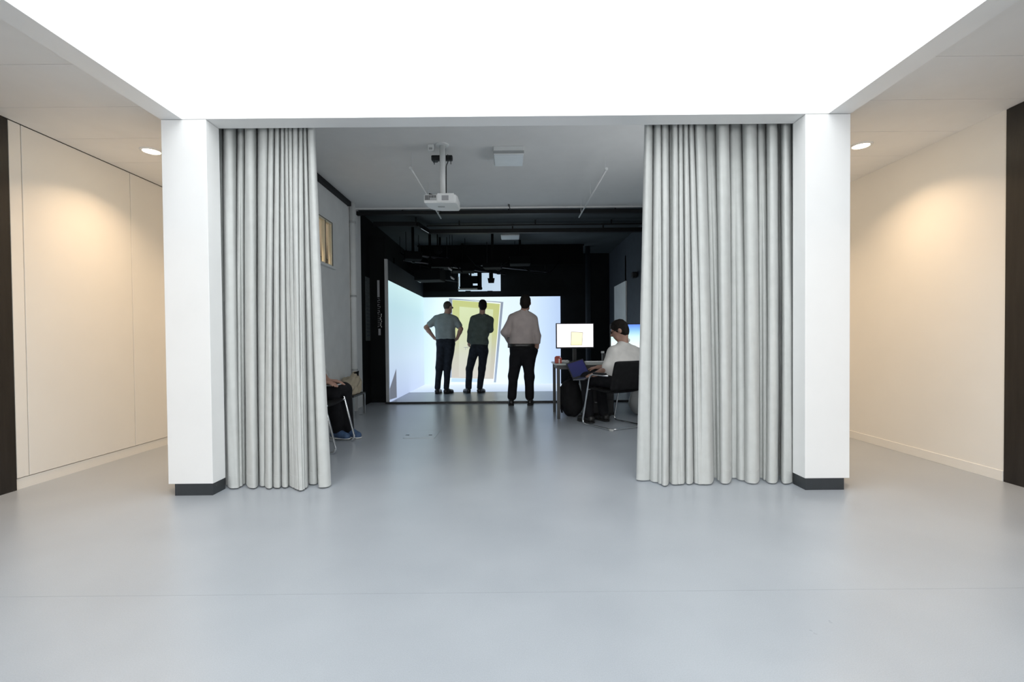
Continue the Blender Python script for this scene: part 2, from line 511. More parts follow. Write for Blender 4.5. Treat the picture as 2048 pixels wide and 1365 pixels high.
# ------------------------------------------------------------------ curtains
CT = 2.66
def curtain(name, ctrl, label, ybt, ybb):
    root = thing(name, label, 'curtain', (0, YB + .06, 0), group='grey curtains of the opening')
    sub = 11
    cols = []
    for i in range(len(ctrl) - 1):
        a, b = ctrl[i], ctrl[i + 1]
        n = sub if i < len(ctrl) - 2 else sub + 1
        for k in range(n):
            t = k / sub
            def fold(p, q):
                u = t if p <= q else 1 - t
                v = .30 * u ** 2 + .70 * u ** 5
                return v if p <= q else 1 - v
            s = fold(a[1], b[1])
            s2 = fold(a[3], b[3])
            cols.append((a[0] + (b[0] - a[0]) * t, a[1] + (b[1] - a[1]) * s, a[2] + (b[2] - a[2]) * t, a[3] + (b[3] - a[3]) * s2))
    top = [Vector((at(c[0], 262, ybt + 1.9 * c[1]).x, ybt + 1.9 * c[1], 0)) for c in cols]
    bot = [Vector((at(c[2], 972, ybb + 1.7 * c[3]).x, ybb + 1.7 * c[3], 0)) for c in cols]
    def sheet(z0, z1, rows, out):
        bm = bmesh.new()
        grid = []
        for r in range(rows + 1):
            z = z1 + (z0 - z1) * r / rows
            t = min(1, max(0, (ZL - z) / ZL))
            e = 0.45 * t + 0.55 * (1 - (1 - t) ** 2)
            row = []
            for i, (p, q) in enumerate(zip(top, bot)):
                x = p.x + (q.x - p.x) * t
                y = p.y + (q.y - p.y) * e
                wob = 0.0025 * math.sin(i * 0.41 + z * 5.3) * math.sin(z * 2.1 + i * .07)
                row.append(bm.verts.new((x, y - out + wob - (YB + .06), z)))
            grid.append(row)
        for a, b in zip(grid[:-1], grid[1:]):
            for k in range(len(a) - 1):
                bm.faces.new((a[k], a[k + 1], b[k + 1], b[k]))
        return bm
    cloth = obj('cloth', sheet(.0955, CT, 34, 0), 'curtain_cloth', root, smooth=True)
    hem = obj('hem', sheet(.010, .0965, 4, .0012), 'curtain_cloth', root, smooth=True)
    for o, th in ((cloth, .004), (hem, .005)):
        md = o.modifiers.new('thickness', 'SOLIDIFY')
        md.thickness = th
        md.offset = 0
        es = o.modifiers.new('crisp_edges', 'EDGE_SPLIT')
        es.split_angle = math.radians(70)
    x0 = min(top[0].x, top[-1].x); x1 = max(top[0].x, top[-1].x)
    obj('curtain_track', BX(x0 - .02, x1 + .02, -.06, .07, CT - .01, CT + .03), 'plastic_white', root)
    return root

L = [(404, .03, 420, .05), (420, .06, 434, .06), (430, .03, 442, .05), (438, .04, 449, .06), (446, .07, 456, .05), (456, .0, 467, .005), (474, .085, 480, .03), (481, .04, 486, .06), (489, .085, 492, .10), (500, .0, 506, .005), (514, .09, 518, .09),
     (529, .01, 526, .03), (537, .055, 530, .05), (543, .0, 539, .0), (549, .06, 546, .06), (555, .005, 555, .005), (560, .06, 563, .06), (565, .01, 570, .01),
     (569, .05, 578, .06), (573, .01, 584, .02), (577, .045, 589, .005), (581, .01, 593, -.01), (585, .045, 597, -.02), (591, .005, 602, -.03), (597, .05, 606, -.02),
     (602, .01, 610, .0), (606, .06, 617, .08), (610, .015, 626, .05), (614, .07, 637, .09), (622, .0, 640, .005), (630, .03, 662, .04)]
R_ = [(1289, .05, 1273, .075), (1297, .0, 1287, .06), (1306, .08, 1300, .07), (1318, .01, 1316, .035), (1322, .06, 1323, .01), (1330, .01, 1331, -.015), (1338, .085, 1338, .085),
      (1343, .05, 1341, .03), (1351, .0, 1351, .0), (1356, .06, 1356, .004), (1361, .005, 1362, .004), (1366, .06, 1370, .06), (1372, .0, 1378, .005), (1377, .06, 1387, .06),
      (1382, .01, 1395, .01), (1389, .06, 1404, .0), (1397, .0, 1416, .0), (1411, .08, 1428, .09), (1420, .06, 1434, .085), (1431, .085, 1439, .05), (1445, .0, 1451, .005),
      (1459, .08, 1463, .09), (1470, .05, 1473, .085), (1484, .085, 1489, .05), (1500, .0, 1509, .005), (1514, .08, 1519, .09), (1522, .05, 1525, .08), (1532, .085, 1532, .05),
      (1544, .0, 1547, .005), (1556, .10, 1557, .11), (1561, .10, 1561, .11), (1571, .0, 1570, .0), (1582, .06, 1587, .05), (1590, .03, 1594, .05), (1601, .06, 1605, .06), (1618, .03, 1620, .05)]
curtain('curtain', L, 'light grey pleated curtain hanging beside the left pillar', 3.325, 3.245)
curtain('curtain', R_, 'light grey pleated curtain hanging beside the right pillar', 3.325, 3.25)

# ------------------------------------------------------------------ corridor downlights
def downlight(loc, label, watts):
    t = thing('downlight', label, 'ceiling lamp', loc, group='round corridor downlights')
    obj('trim_ring', lathe(bmesh.new(), [(.060, -.004), (.066, -.010), (.080, -.006), (.082, -.001), (.060, -.001)], seg=32), 'plastic_white', t, smooth=True)
    obj('glowing_disc', lathe(bmesh.new(), [(.001, -.006), (.061, -.006), (.061, -.002), (.001, -.002)], seg=32), 'lamp_glow', t)
    d = bpy.data.lights.new('downlight_beam', 'AREA')
    d.shape = 'DISK'; d.size = .12; d.energy = watts; d.color = (1.0, 0.72, 0.46); d.spread = math.radians(125)
    o = bpy.data.objects.new('downlight_beam', d)
    COL.objects.link(o)
    o.parent = t
    o.location = (0, 0, -.014)
    return t
p = at_z(1722, 291, ZC)
downlight(p, 'round glowing downlight in the ceiling beside the right pillar', 9.5)
p = at_z(303, 302, ZC)
downlight(p, 'round glowing downlight in the ceiling beside the left pillar', 9.5)
for sx in (-2.95, 2.9):  # unseen extra downlights, added to brighten both corridors
    sd = 'left' if sx < 0 else 'right'
    downlight((sx, 5.79, ZC), 'added round downlight in the %s corridor behind the pillar' % sd, 11)
    downlight((sx, 7.71, ZC), 'added round downlight near the end of the %s corridor' % sd, 14)
    downlight((sx, 1.94, ZC), 'added round downlight of the %s side aisle beside the light well' % sd, 6)

# ------------------------------------------------------------------ ceiling projector of the room
t = thing('ceiling_projector', 'white ceiling projector hanging from a pole in front of the black zone', 'projector', (-.715, 4.93, ZR))
def loc_pts(par, pts): return [Vector(p) - par.location for p in pts]
plan = [(-.881, 4.75), (-.56, 4.75), (-.545, 4.80), (-.545, 5.03), (-.56, 5.06), (-.74, 5.06), (-.80, 5.04), (-.85, 4.98), (-.875, 4.88)]
bm = prism(bmesh.new(), loc_pts(t, [(x, y, 2.44) for x, y in plan]), (0, 0, .085))
bmesh.ops.bevel(bm, geom=list(bm.edges), offset=.006, segments=2, affect='EDGES')
body = obj('body', bm, 'plastic_white', t)
loc_box(t, 'rear_cover', 'plastic_white', -.745, -.575, 4.743, 4.752, 2.446, 2.535, bev=.003)
vg = loc_box(t, 'vent_grille', 'plastic_grey', -.875, -.752, 4.746, 4.752, 2.465, 2.518)
for k in range(9):
    loc_box(t, 'vent_slot', 'plastic_black', -.868 + k * .0125, -.862 + k * .0125, 4.744, 4.7465, 2.49 if k > 3 else 2.468, 2.515)
loc_box(t, 'rating_label', 'sign_grey', -.70, -.63, 4.741, 4.744, 2.462, 2.512)
loc_box(t, 'underside_badge', 'plastic_grey', -.76, -.69, 4.87, 4.91, 2.4385, 2.4405)
obj('pole', TB(loc_pts(t, [(-.713, 4.93, 2.52), (-.713, 4.93, ZR)]), .031, 20), 'plastic_white', t, smooth=True)
obj('ceiling_plate', lathe(bmesh.new(), [(.07, -.012), (.07, 0), (.001, 0)], center=(0, 0, 0), seg=24), 'plastic_white', t)
loc_box(t, 'mount_bracket', 'plastic_black', -.84, -.615, 4.965, 5.015, 2.955, 3.01, bev=.01)
loc_box(t, 'mount_bracket', 'plastic_black', -.83, -.775, 4.94, 5.02, 2.945, 2.985, bev=.008)
loc_box(t, 'bracket_support', 'plastic_black', -.74, -.69, 4.96, 5.01, 3.0, ZR)
for x in (-.805, -.63):
    obj('hook', TB(loc_pts(t, [(x, 4.96, 2.97), (x, 4.955, 2.905)]), .004, 8), 'plastic_black', t)
obj('cable', TB(loc_pts(t, fillet([(-.66, 4.94, 3.0), (-.655, 4.93, 2.92), (-.675, 4.92, 2.88), (-.678, 4.925, 2.52)], .03)), .005, 8), 'plastic_black', t, smooth=True)
obj('cable_plug', TB(loc_pts(t, [(-.84, 4.80, 2.545), (-.80, 4.81, 2.54), (-.74, 4.84, 2.54)]), [.01, .006, .004], 8), 'plastic_black', t)
s = thing('motion_sensor', 'small white sensor box on the ceiling beside the projector pole', 'sensor', (-.83, 4.93, ZR))
loc_box(s, 'housing', 'plastic_white', -.865, -.80, 4.90, 4.96, 3.03, ZR, bev=.008)
loc_box(s, 'lens', 'plastic_grey', -.85, -.815, 4.895, 4.902, 3.04, 3.06)

# ceiling light boxes
def light_box(x0, x1, y0, y1, label):
    t = thing('ceiling_light', label, 'ceiling light', ((x0 + x1) / 2, (y0 + y1) / 2, ZR), group='square ceiling light boxes')
    loc_box(t, 'housing', 'plastic_white', x0, x1, y0, y1, 3.012, ZR, bev=.006)
    loc_box(t, 'diffuser', 'diffuser', x0 + .006, x1 - .006, y0 + .006, y1 - .006, 3.0, 3.014, bev=.004)
    loc_box(t, 'band', 'plastic_grey', x0 - .002, x1 + .002, y0 - .002, y1 + .002, 3.02, 3.05)
    return t
light_box(-.178, .145, 4.97, 5.29, 'square white ceiling light box right of the hanging projector')
light_box(-.19, .16, 8.76, 9.11, 'square white ceiling light box under the black ceiling')

# slim rails hanging under the ceiling
def rail(px0, px1, label):
    a = at_z(*px0, 2.9); b = at_z(*px1, 2.9)
    t = thing('ceiling_rail', label, 'rail', (a.x, a.y, ZR), group='slim white ceiling rails')
    b.x = a.x + (b.x - a.x)
    obj('bar', TB(loc_pts(t, [a, b]), .0105, 10), 'plastic_white', t, smooth=True)
    for k in (.02, .5, .9):
        q = a.lerp(b, k)
        obj('hanger', TB(loc_pts(t, [q, (q.x, q.y, ZR)]), .0025, 6), 'plastic_white', t)
    obj('end_cap', TB(loc_pts(t, [a + Vector((0, -.035, 0)), a]), .016, 10), 'plastic_white', t)
rail((822, 338), (882, 437), 'slim white rail hanging under the ceiling behind the projector')
rail((1212, 340), (1158, 435), 'slim white rail hanging under the ceiling on the right side')

# black beams and conduits under the ceiling
def beam(label, pts, r, m='black_metal', name='ceiling_beam', square=True):
    t = thing(name, label, 'beam', Vector((pts[0][0], pts[0][1], ZR)), group='black ceiling beams')
    for a, b in zip(pts[:-1], pts[1:]):
        a = Vector(a); b = Vector(b)
        dirv = (b - a).normalized()
        n = Vector((-dirv.y, dirv.x, 0)).normalized() * r[0]
        upv_ = Vector((0, 0, r[1]))
        a2 = a - dirv * .002; b2 = b + dirv * .002
        quad = [a2 - n - upv_, a2 + n - upv_, a2 + n + upv_, a2 - n + upv_]
        obj('bar', prism(bmesh.new(), loc_pts(t, quad), b2 - a2), m, t)
    for k in (0.15, .5, .85):
        a = Vector(pts[0]); b = Vector(pts[-1])
        q = Vector((a.x + (b.x - a.x) * k, 0, 0))
        for u, v in zip(pts[:-1], pts[1:]):
            if min(u[0], v[0]) - 1e-6 <= q.x <= max(u[0], v[0]) + 1e-6 and abs(v[0] - u[0]) > 1e-6:
                kk = (q.x - u[0]) / (v[0] - u[0])
                q.y = u[1] + (v[1] - u[1]) * kk; q.z = u[2] + (v[2] - u[2]) * kk
        obj('hanger', BX(q.x - .012 - t.location.x, q.x + .012 - t.location.x, q.y - .008 - t.location.y, q.y + .008 - t.location.y, q.z + r[1] - t.location.z, 0), m, t)
    return t
beam('black beam right at the edge of the white ceiling', [(RL, YK + .04, 3.035), (RR, YK + .04, 3.035)], (.035, .028))
zb = 2.98
jog = [at_z(748, 449, zb), at_z(833, 449, zb), at_z(856, 464, zb), at_z(1284, 460, zb)]
beam('black cable duct with a step crossing the black ceiling', [tuple(q) for q in jog], (.04, .035))
beam('thin black conduit crossing the black ceiling above the duct', [(-1.45, 8.05, 3.02), (RR - .05, 8.02, 3.02)], (.012, .012))
g = at_z(857, 466, 2.93); g2 = at_z(842, 457, 2.93)
t = thing('duct_edge_strip', 'short bright metal strip at the step of the black duct', 'strip', g)
obj('strip', TB(loc_pts(t, [g, g2]), .007, 6), 'steel', t)
obj('bracket', TB(loc_pts(t, [g.lerp(g2, .5), g.lerp(g2, .5) + Vector((0, .03, .06))]), .006, 6), 'black_metal', t)
# hook with cable ends at the ceiling edge
h0 = at_z(1021, 415, 3.08)
t = thing('cable_stub', 'short black cable stub dangling at the edge of the white ceiling', 'cable', (h0.x, h0.y, ZR))
obj('cable', TB(loc_pts(t, [(h0.x - .02, h0.y - .1, ZR), (h0.x - .012, h0.y - .07, 3.05), (h0.x, h0.y - .03, 3.04)]), .006, 8), 'plastic_black', t)
obj('cable', TB(loc_pts(t, [(h0.x - .035, h0.y - .11, ZR), (h0.x - .03, h0.y - .1, 3.06)]), .005, 8), 'plastic_black', t)
# cable tray at the left wall, down pipe, column
t = thing('cable_tray', 'black cable tray along the top of the left room wall', 'cable tray', (RL, 5.0, ZR))
loc_box(t, 'tray', 'black_metal', RL, RL + .05, 3.6, 6.86, 3.035, ZR - .002)
loc_box(t, 'end_plate', 'black_metal', RL, RL + .055, 6.86, 6.868, 3.03, ZR - .002)
t = thing('down_pipe', 'pale painted pipe running up the left room wall', 'pipe', (RL + .045, 6.95, 0))
obj('pipe', TB([(0, 0, 0), (0, 0, ZR)], .042, 18), 'room_wall', t, smooth=True)
for z in (.6, 1.7, 2.8):
    obj('pipe_clamp', TB([(0, 0, z), (0, 0, z + .03)], .046, 18), 'plastic_grey', t)
q = at(1176, 600, 10.3)
t = thing('column', 'slim dark grey column standing behind the desk', 'column', (q.x, 10.3, 0))
obj('shaft', TB([(0, 0, 0), (0, 0, ZR)], .055, 18), 'dark_screen_edge', t, smooth=True)
obj('base_plate', BX(-.09, .09, -.09, .09, 0, .015), 'dark_panel', t)
t = thing('wall_speaker', 'small black speaker high on the dark right wall', 'speaker', (RR, 8.7, 2.3))
q = at_x(1275, 551, RR)
t.location = (RR, q.y, q.z)
obj('box', BX(-.11, -.02, -.06, .06, -.05, .06, bev=.015), 'plastic_black', t)
obj('wall_bracket', BX(-.03, 0, -.015, .015, -.01, .01), 'plastic_black', t)

# posters / vertical sign on the black wall
p0 = at_x(730, 553, RL); p1 = at_x(741, 558, RL)
t = thing('wall_poster', 'tall narrow dark poster on the black left wall', 'poster', (RL, p0.y, 1.0))
loc_box(t, 'sheet', 'poster', RL, RL + .006, p0.y, p1.y, 1.05, p0.z)
for k in range(9):
    z = 1.13 + k * .06
    loc_box(t, 'print_line', 'dark_panel', RL + .006, RL + .007, p0.y + .03, p1.y - .03, z, z + .022)
YP = 7.86
zt = at(757, 561, YP).z; zb_ = at(757, 671, YP).z
t = thing('vertical_sign', 'narrow vertical sign with white bars and lettering on the black screen post', 'sign', (at(757, 600, YP).x, YP, zb_))
xs0, xs1 = at(755, 600, YP).x, at(759.5, 600, YP).x
loc_box(t, 'bar', 'sign_grey', xs0, xs1, YP - .008, YP, at(757, 595, YP).z, zt)
loc_box(t, 'bar', 'sign_grey', xs0 + .01, xs1 + .01, YP - .008, YP, zb_, at(757, 658, YP).z)
rs = random.Random(3)
bm = bmesh.new()
zz = at(757, 597, YP).z
while zz > at(757, 656, YP).z + .02:
    w_ = .028 + .018 * rs.random()
    box(bm, xs0 + .002 - t.location.x, xs0 + .002 + w_ - t.location.x, -.006, 0, zz - .009 - t.location.z, zz - .003 - t.location.z)
    if rs.random() < .75:
        xo = rs.choice((0, w_ - .008))
        box(bm, xs0 + .002 + xo - t.location.x, xs0 + .010 + xo - t.location.x, -.006, 0, zz - .026 - t.location.z, zz - .009 - t.location.z)
    zz -= .033
lt = obj('lettering', bm, 'sign_grey', t); lt['kind'] = 'stuff'
bm = bmesh.new()
zz = at(757, 628, YP).z
while zz > at(757, 656, YP).z:
    x = xs1 + .012 + .008 * math.sin(zz * 60)
    box(bm, x - t.location.x, x + .012 - t.location.x, -.006, 0, zz - .02 - t.location.z, zz - t.location.z)
    zz -= .03
obj('lettering', bm, 'paper', t)['kind'] = 'stuff'

# ------------------------------------------------------------------ projection wall
SX, SYF, SYB, SZ = -2.08, 7.87, 11.0, 2.07
SR = at(1121, 650, SYB).x
t = thing('projection_wall', 'glowing white corner projection wall showing a tilted yellow door', 'projection screen', (SX, SYB, 0))
def P3(o, pts): return [Vector(p) - o.location for p in pts]
screen_mat('side_image', [(0, (186, 203, 238)), (.35, (200, 222, 243)), (.8, (190, 226, 236)), (1, (208, 244, 246))], 'Z', 0, SZ, 0.90)
screen_mat('back_image', [(0, (198, 226, 240)), (.12, (226, 248, 252)), (.35, (232, 248, 250)), (.70, (226, 244, 254)), (.85, (205, 228, 252)), (1, (184, 208, 244))], 'X', 0, SR - SX, 0.98)
screen_mat('floor_image', [(0, (198, 216, 240)), (.5, (216, 232, 250)), (1, (226, 240, 252))], 'Y', -1.6, 0, 0.85)
screen_mat('door_image', [(0, (206, 196, 180)), (.3, (206, 203, 176)), (.6, (208, 212, 140)), (1, (205, 212, 118))], 'Z', .15, 1.95, 0.82)
screen_mat('door_light', [(0, (210, 202, 188)), (.3, (212, 212, 188)), (.75, (216, 226, 168)), (1, (222, 234, 180))], 'Z', .15, 1.85, 0.86)
screen_mat('frame_image', [(0, (150, 170, 200)), (1, (140, 152, 170))], 'Z', 0, 2.0, 0.80)
screen_mat('gap_image', [(0, (238, 248, 255)), (1, (240, 246, 236))], 'Z', 0, 2.0, 1.0)
screen_mat('sill_image', [(0, (188, 222, 246)), (1, (196, 224, 248))], 'X', 0, 2.0, 0.85)
screen_mat('wedge_shadow_tone', [(0, (120, 128, 146)), (1, (128, 134, 152))], 'Z', 0, .6, 0.6)
loc_box(t, 'side_screen', 'side_image', SX - .03, SX, SYF, SYB, 0.004, SZ)
loc_box(t, 'side_upper_panel', 'dark_screen_edge', SX - .03, SX - .002, SYF, SYB, SZ, 2.42)
loc_box(t, 'screen_post', 'plastic_grey', SX - .045, SX - .001, SYF - .06, SYF - .001, 0, 2.42)
loc_box(t, 'post_cladding', 'black_paint', RL + .002, SX - .047, SYF, SYF + .1, 0, ZR - .3)
loc_box(t, 'back_screen', 'back_image', SX, SR, SYB, SYB + .04, 0.004, SZ)
loc_box(t, 'header', 'black_paint', SX, SR + .1, SYB - .01, SYB + .05, SZ + .001, SZ + .14)
loc_box(t, 'floor_screen', 'floor_image', SX + .002, SR, 9.40, SYB - .001, 0.0, .006)
def picture(name, m, pix, off):
    obj(name, prism(bmesh.new(), P3(t, [at(x, y, SYB - off) for x, y in pix]), (0, .0015, 0)), m, t)
picture('door_frame_image', 'frame_image', [(898, 596.8), (1006.7, 604.4), (992, 765.5), (987.5, 765.3), (1001.5, 607.3), (904.5, 599.5), (903, 756), (897, 756)], .004)
picture('door_gap_image', 'gap_image', [(915, 598.2), (1001.6, 606.0), (988, 763), (985.5, 763), (999.5, 607.6)], .006)
picture('door_image', 'door_image', [(904.8, 600.2), (999.8, 608.2), (986.8, 758.6), (903, 756.5)], .008)
picture('door_panel_image', 'door_light', [(919, 613.5), (986.5, 619.5), (979.5, 756), (917.5, 754.5)], .010)
picture('door_sill_image', 'sill_image', [(903, 757), (956, 758.2), (956, 765), (902, 764.5)], .008)
obj('painted_shadow_wedge', prism(bmesh.new(), P3(t, [at_x(792.3, 738, SX), at_x(779.5, 778, SX), at_x(779.5, 800, SX), at_x(793.5, 795.5, SX)]), (.0015, 0, 0)), 'wedge_shadow_tone', t)  # shadow spike on the side screen, painted as a flat grey patch

# ------------------------------------------------------------------ ceiling rig above the screens
def rig_pipe(pa, pb, z, label, r=.02, m='black_metal'):
    a = at_z(*pa, z); b = at_z(*pb, z)
    t = thing('rig_pipe', label, 'pipe', (a.x, a.y, ZR), group='black pipes of the ceiling rig')
    obj('pipe', TB(loc_pts(t, [a, b]), r, 12), m, t, smooth=True)
    for k in (.08, .92):
        q = a.lerp(b, k)
        obj('drop_rod', TB(loc_pts(t, [q, (q.x, q.y, ZR)]), .008, 8), 'black_metal', t)
        obj('clamp', TB(loc_pts(t, [q - (b - a).normalized() * .03, q + (b - a).normalized() * .03]), r + .008, 12), 'plastic_black', t)
    return t
mat('rig_metal', (0.10, 0.10, 0.11), 0.35, metal=0.8)
rig_pipe((806, 521), (1010, 549), 2.55, 'long slanting metal pipe of the rig above the screens', .018, 'rig_metal')
rig_pipe((818, 509), (900, 520), 2.66, 'short upper metal pipe at the left of the rig', .022, 'rig_metal')
rig_pipe((962, 531), (1100, 545), 2.60, 'thin dark pipe at the right of the rig', .016, 'rig_metal')
rig_pipe((832, 551), (925, 566), 2.42, 'lower black pipe of the rig', .018)

def rig_projector(loc, rotz, label, sx=.46, sy=.40, sz=.17):
    t = thing('rig_projector', label, 'projector', loc, rotz, 'black projectors of the ceiling rig')
    obj('body', BX(-sx / 2, sx / 2, -sy / 2, sy / 2, -sz, 0, bev=.015), 'rig_black', t)
    obj('lens_barrel', lathe(bmesh.new(), [(.05, sy / 2), (.055, sy / 2 + .06), (.03, sy / 2 + .065)], center=(.08, 0, -sz / 2), seg=20, axis='Y'), 'rig_black', t, smooth=True)
    obj('vent', BX(-sx / 2 + .03, -.02, -sy / 2 - .003, -sy / 2, -sz + .03, -.03), 'rig_black', t)
    obj('mount', TB([(0, 0, 0), (0, 0, ZR - loc[2])], .025, 12), 'rig_black', t)
    obj('cradle', BX(-sx / 2 - .02, sx / 2 + .02, -.03, .03, 0, .015), 'rig_black', t)
    return t
q = at(880, 520, 9.3); rig_projector((q.x, 9.3, q.z), .2, 'black projector at the left of the ceiling rig')
q = at(860, 540, 9.0); rig_projector((q.x, 9.0, q.z), -.15, 'lower black projector of the rig beside the corner screen', .5, .4, .22)
q = at(1040, 515, 9.6); rig_projector((q.x, 9.6, q.z), 0, 'black projector at the right of the ceiling rig', .42, .36, .16)
q = at(925, 528, 9.9); rig_projector((q.x, 9.9, q.z), .1, 'black projector in the middle of the rig above the mirror plate', .5, .4, .18)
q = at(985, 528, 8.9); rig_projector((q.x, 8.9, q.z), -.1, 'flat black projector of the rig over the heads of the men', .34, .3, .09)
q = at(826, 505, 8.3); rig_projector((q.x, 8.3, q.z), .3, 'black projector of the rig nearest the corner screen edge', .30, .26, .14)
def cable(label, pix, Y):
    pts = [at(x, y, Y + .15 * (k % 2)) for k, (x, y) in enumerate(pix)]
    t = thing('rig_cable', label, 'cable', (pts[0].x, pts[0].y, ZR), group='loose cables of the ceiling rig')
    obj('cable', TB(fillet(loc_pts(t, pts), .12), .012, 8), 'rig_black', t, smooth=True)
    obj('tie', TB(loc_pts(t, [pts[0], (pts[0].x, pts[0].y, ZR)]), .006, 6), 'rig_black', t)
cable('black cable looping low at the left of the rig', [(800, 505), (830, 528), (865, 536), (900, 520), (925, 545)], 9.2)
cable('black cable sagging between the middle rig projectors', [(930, 505), (955, 535), (990, 540), (1020, 520)], 9.4)
cable('black cable sagging at the right end of the rig', [(1030, 520), (1060, 545), (1100, 548), (1120, 520)], 9.7)
cable('black cable hanging along the corner screen top', [(812, 500), (815, 535), (840, 550), (870, 552)], 8.8)
t = thing('ceiling_baffle', 'wide black fabric baffle hanging from the ceiling behind the rig', 'baffle', (-.2, 10.06, ZR))
obj('cloth', BX(-1.8, 1.75, -.01, .01, -.44, -.02), 'rig_black', t)
obj('batten', BX(-1.82, 1.77, -.02, .02, -.03, 0), 'rig_black', t)
# round spotlight
q = at(875, 500, 8.9)
t = thing('rig_spotlight', 'round black spotlight hanging at the top of the rig', 'spotlight', (q.x, 8.9, ZR))
obj('housing', lathe(bmesh.new(), [(.03, -.09), (.075, -.07), (.08, .08), (.07, .09)], center=(0, 0, q.z - ZR), seg=20, axis='Y'), 'rig_black', t, smooth=True)
obj('stem', TB([(0, 0, q.z - ZR + .07), (0, 0, 0)], .012, 8), 'rig_black', t)
# mirror plate and the devices hanging in front of it
m0 = at(917, 583, 10.88); m1 = at(1001, 546, 10.88)
t = thing('mirror_plate', 'rectangular mirror plate with painted-in glow hanging above the projection screen', 'mirror', ((m0.x + m1.x) / 2, 10.88, m0.z))
screen_mat('mirror_painted_glow', [(0, (190, 218, 236)), (1, (205, 226, 246))], 'X', -.5, .5, .85)  # projected light on the mirror, put in as emission
loc_box(t, 'plate', 'mirror_painted_glow', m0.x, m1.x, 10.88, 10.90, m0.z, m1.z)
loc_box(t, 'rear_bracket', 'rig_black', m0.x + .1, m1.x - .1, 10.90, YE, m1.z - .12, m1.z - .06)
for px in (936, 980):
    q = at(px, 583, 10.86)
    loc_box(t, 'clip', 'rig_black', q.x - .06, q.x + .06, 10.86, 10.88, q.z - .012, q.z + .012)
q0 = at(919, 578, 10.4); q1 = at(963, 549, 10.4)
t = thing('rig_device', 'black open frame device hanging in front of the mirror plate', 'projector', ((q0.x + q1.x) / 2, 10.4, q1.z))
def dev(n, m, a, b, c, d, dy=.3):
    A = at(a, d, 10.4); B = at(b, c, 10.4)
    loc_box(t, n, m, A.x, B.x, 10.4, 10.4 + dy, A.z, B.z)
dev('housing', 'rig_black', 920, 958, 552, 573)
dev('housing', 'rig_black', 920, 937, 547, 553)
dev('side_plate', 'rig_black', 955, 963, 546, 580, .05)
dev('base_rail', 'plastic_grey', 916, 963, 577.5, 580.5, .04)
dev('base_plate', 'rig_black', 919, 963, 573, 576.5, .3)
dev('lens_window', 'mirror_painted_glow', 946, 955, 567.5, 571.5, -.004)
dev('bright_slot', 'paper', 916.5, 918, 554, 574, .01)
A = at(940, 545, 10.4)
obj('hanger', TB(loc_pts(t, [(A.x, 10.55, A.z - .08), (A.x, 10.55, ZR)]), .02, 10), 'rig_black', t)
q = at(982, 556, 10.3)
t = thing('rig_camera', 'small black camera hanging in front of the bright mirror plate', 'camera', (q.x, 10.3, q.z))
s_ = 10.3 / F_PX
obj('body', prism(bmesh.new(), [(-7 * s_, 0, -.5 * s_), (7 * s_, 0, -.5 * s_), (5.5 * s_, 0, -9.5 * s_), (-5.5 * s_, 0, -9.5 * s_)], (0, .1, 0)), 'rig_black', t)
obj('lens', lathe(bmesh.new(), [(.025, -.03), (.03, 0), (.03, .01)], center=(0, 0, -5 * s_), seg=16, axis='Y'), 'rig_black', t)
obj('arm', BX(-4 * s_, 4 * s_, .02, .07, -.5 * s_, ZR - q.z), 'rig_black', t)
# loose cables and clamps that catch light
rc = random.Random(11)
for (px, py, lab) in ((862, 520, 'pale clamp on the upper pipe of the rig'), (900, 538, 'grey clamp under the slanting rig pipe'), (838, 562, 'small grey knob low on the rig'), (905, 556, 'bent grey cable end beside the mirror plate')):
    q = at(px, py, 9.1)
    t = thing('rig_clamp', lab, 'clamp', q, group='small clamps of the ceiling rig')
    obj('jaw', TB([(-.04, 0, .03), (-.01, 0, .0), (.035, 0, -.03)], [.012, .02, .014], 8), 'plastic_grey', t, smooth=True)
    obj('bolt', TB([(0, 0, 0), (0, 0, ZR - q.z)], .006, 6), 'rig_black', t)

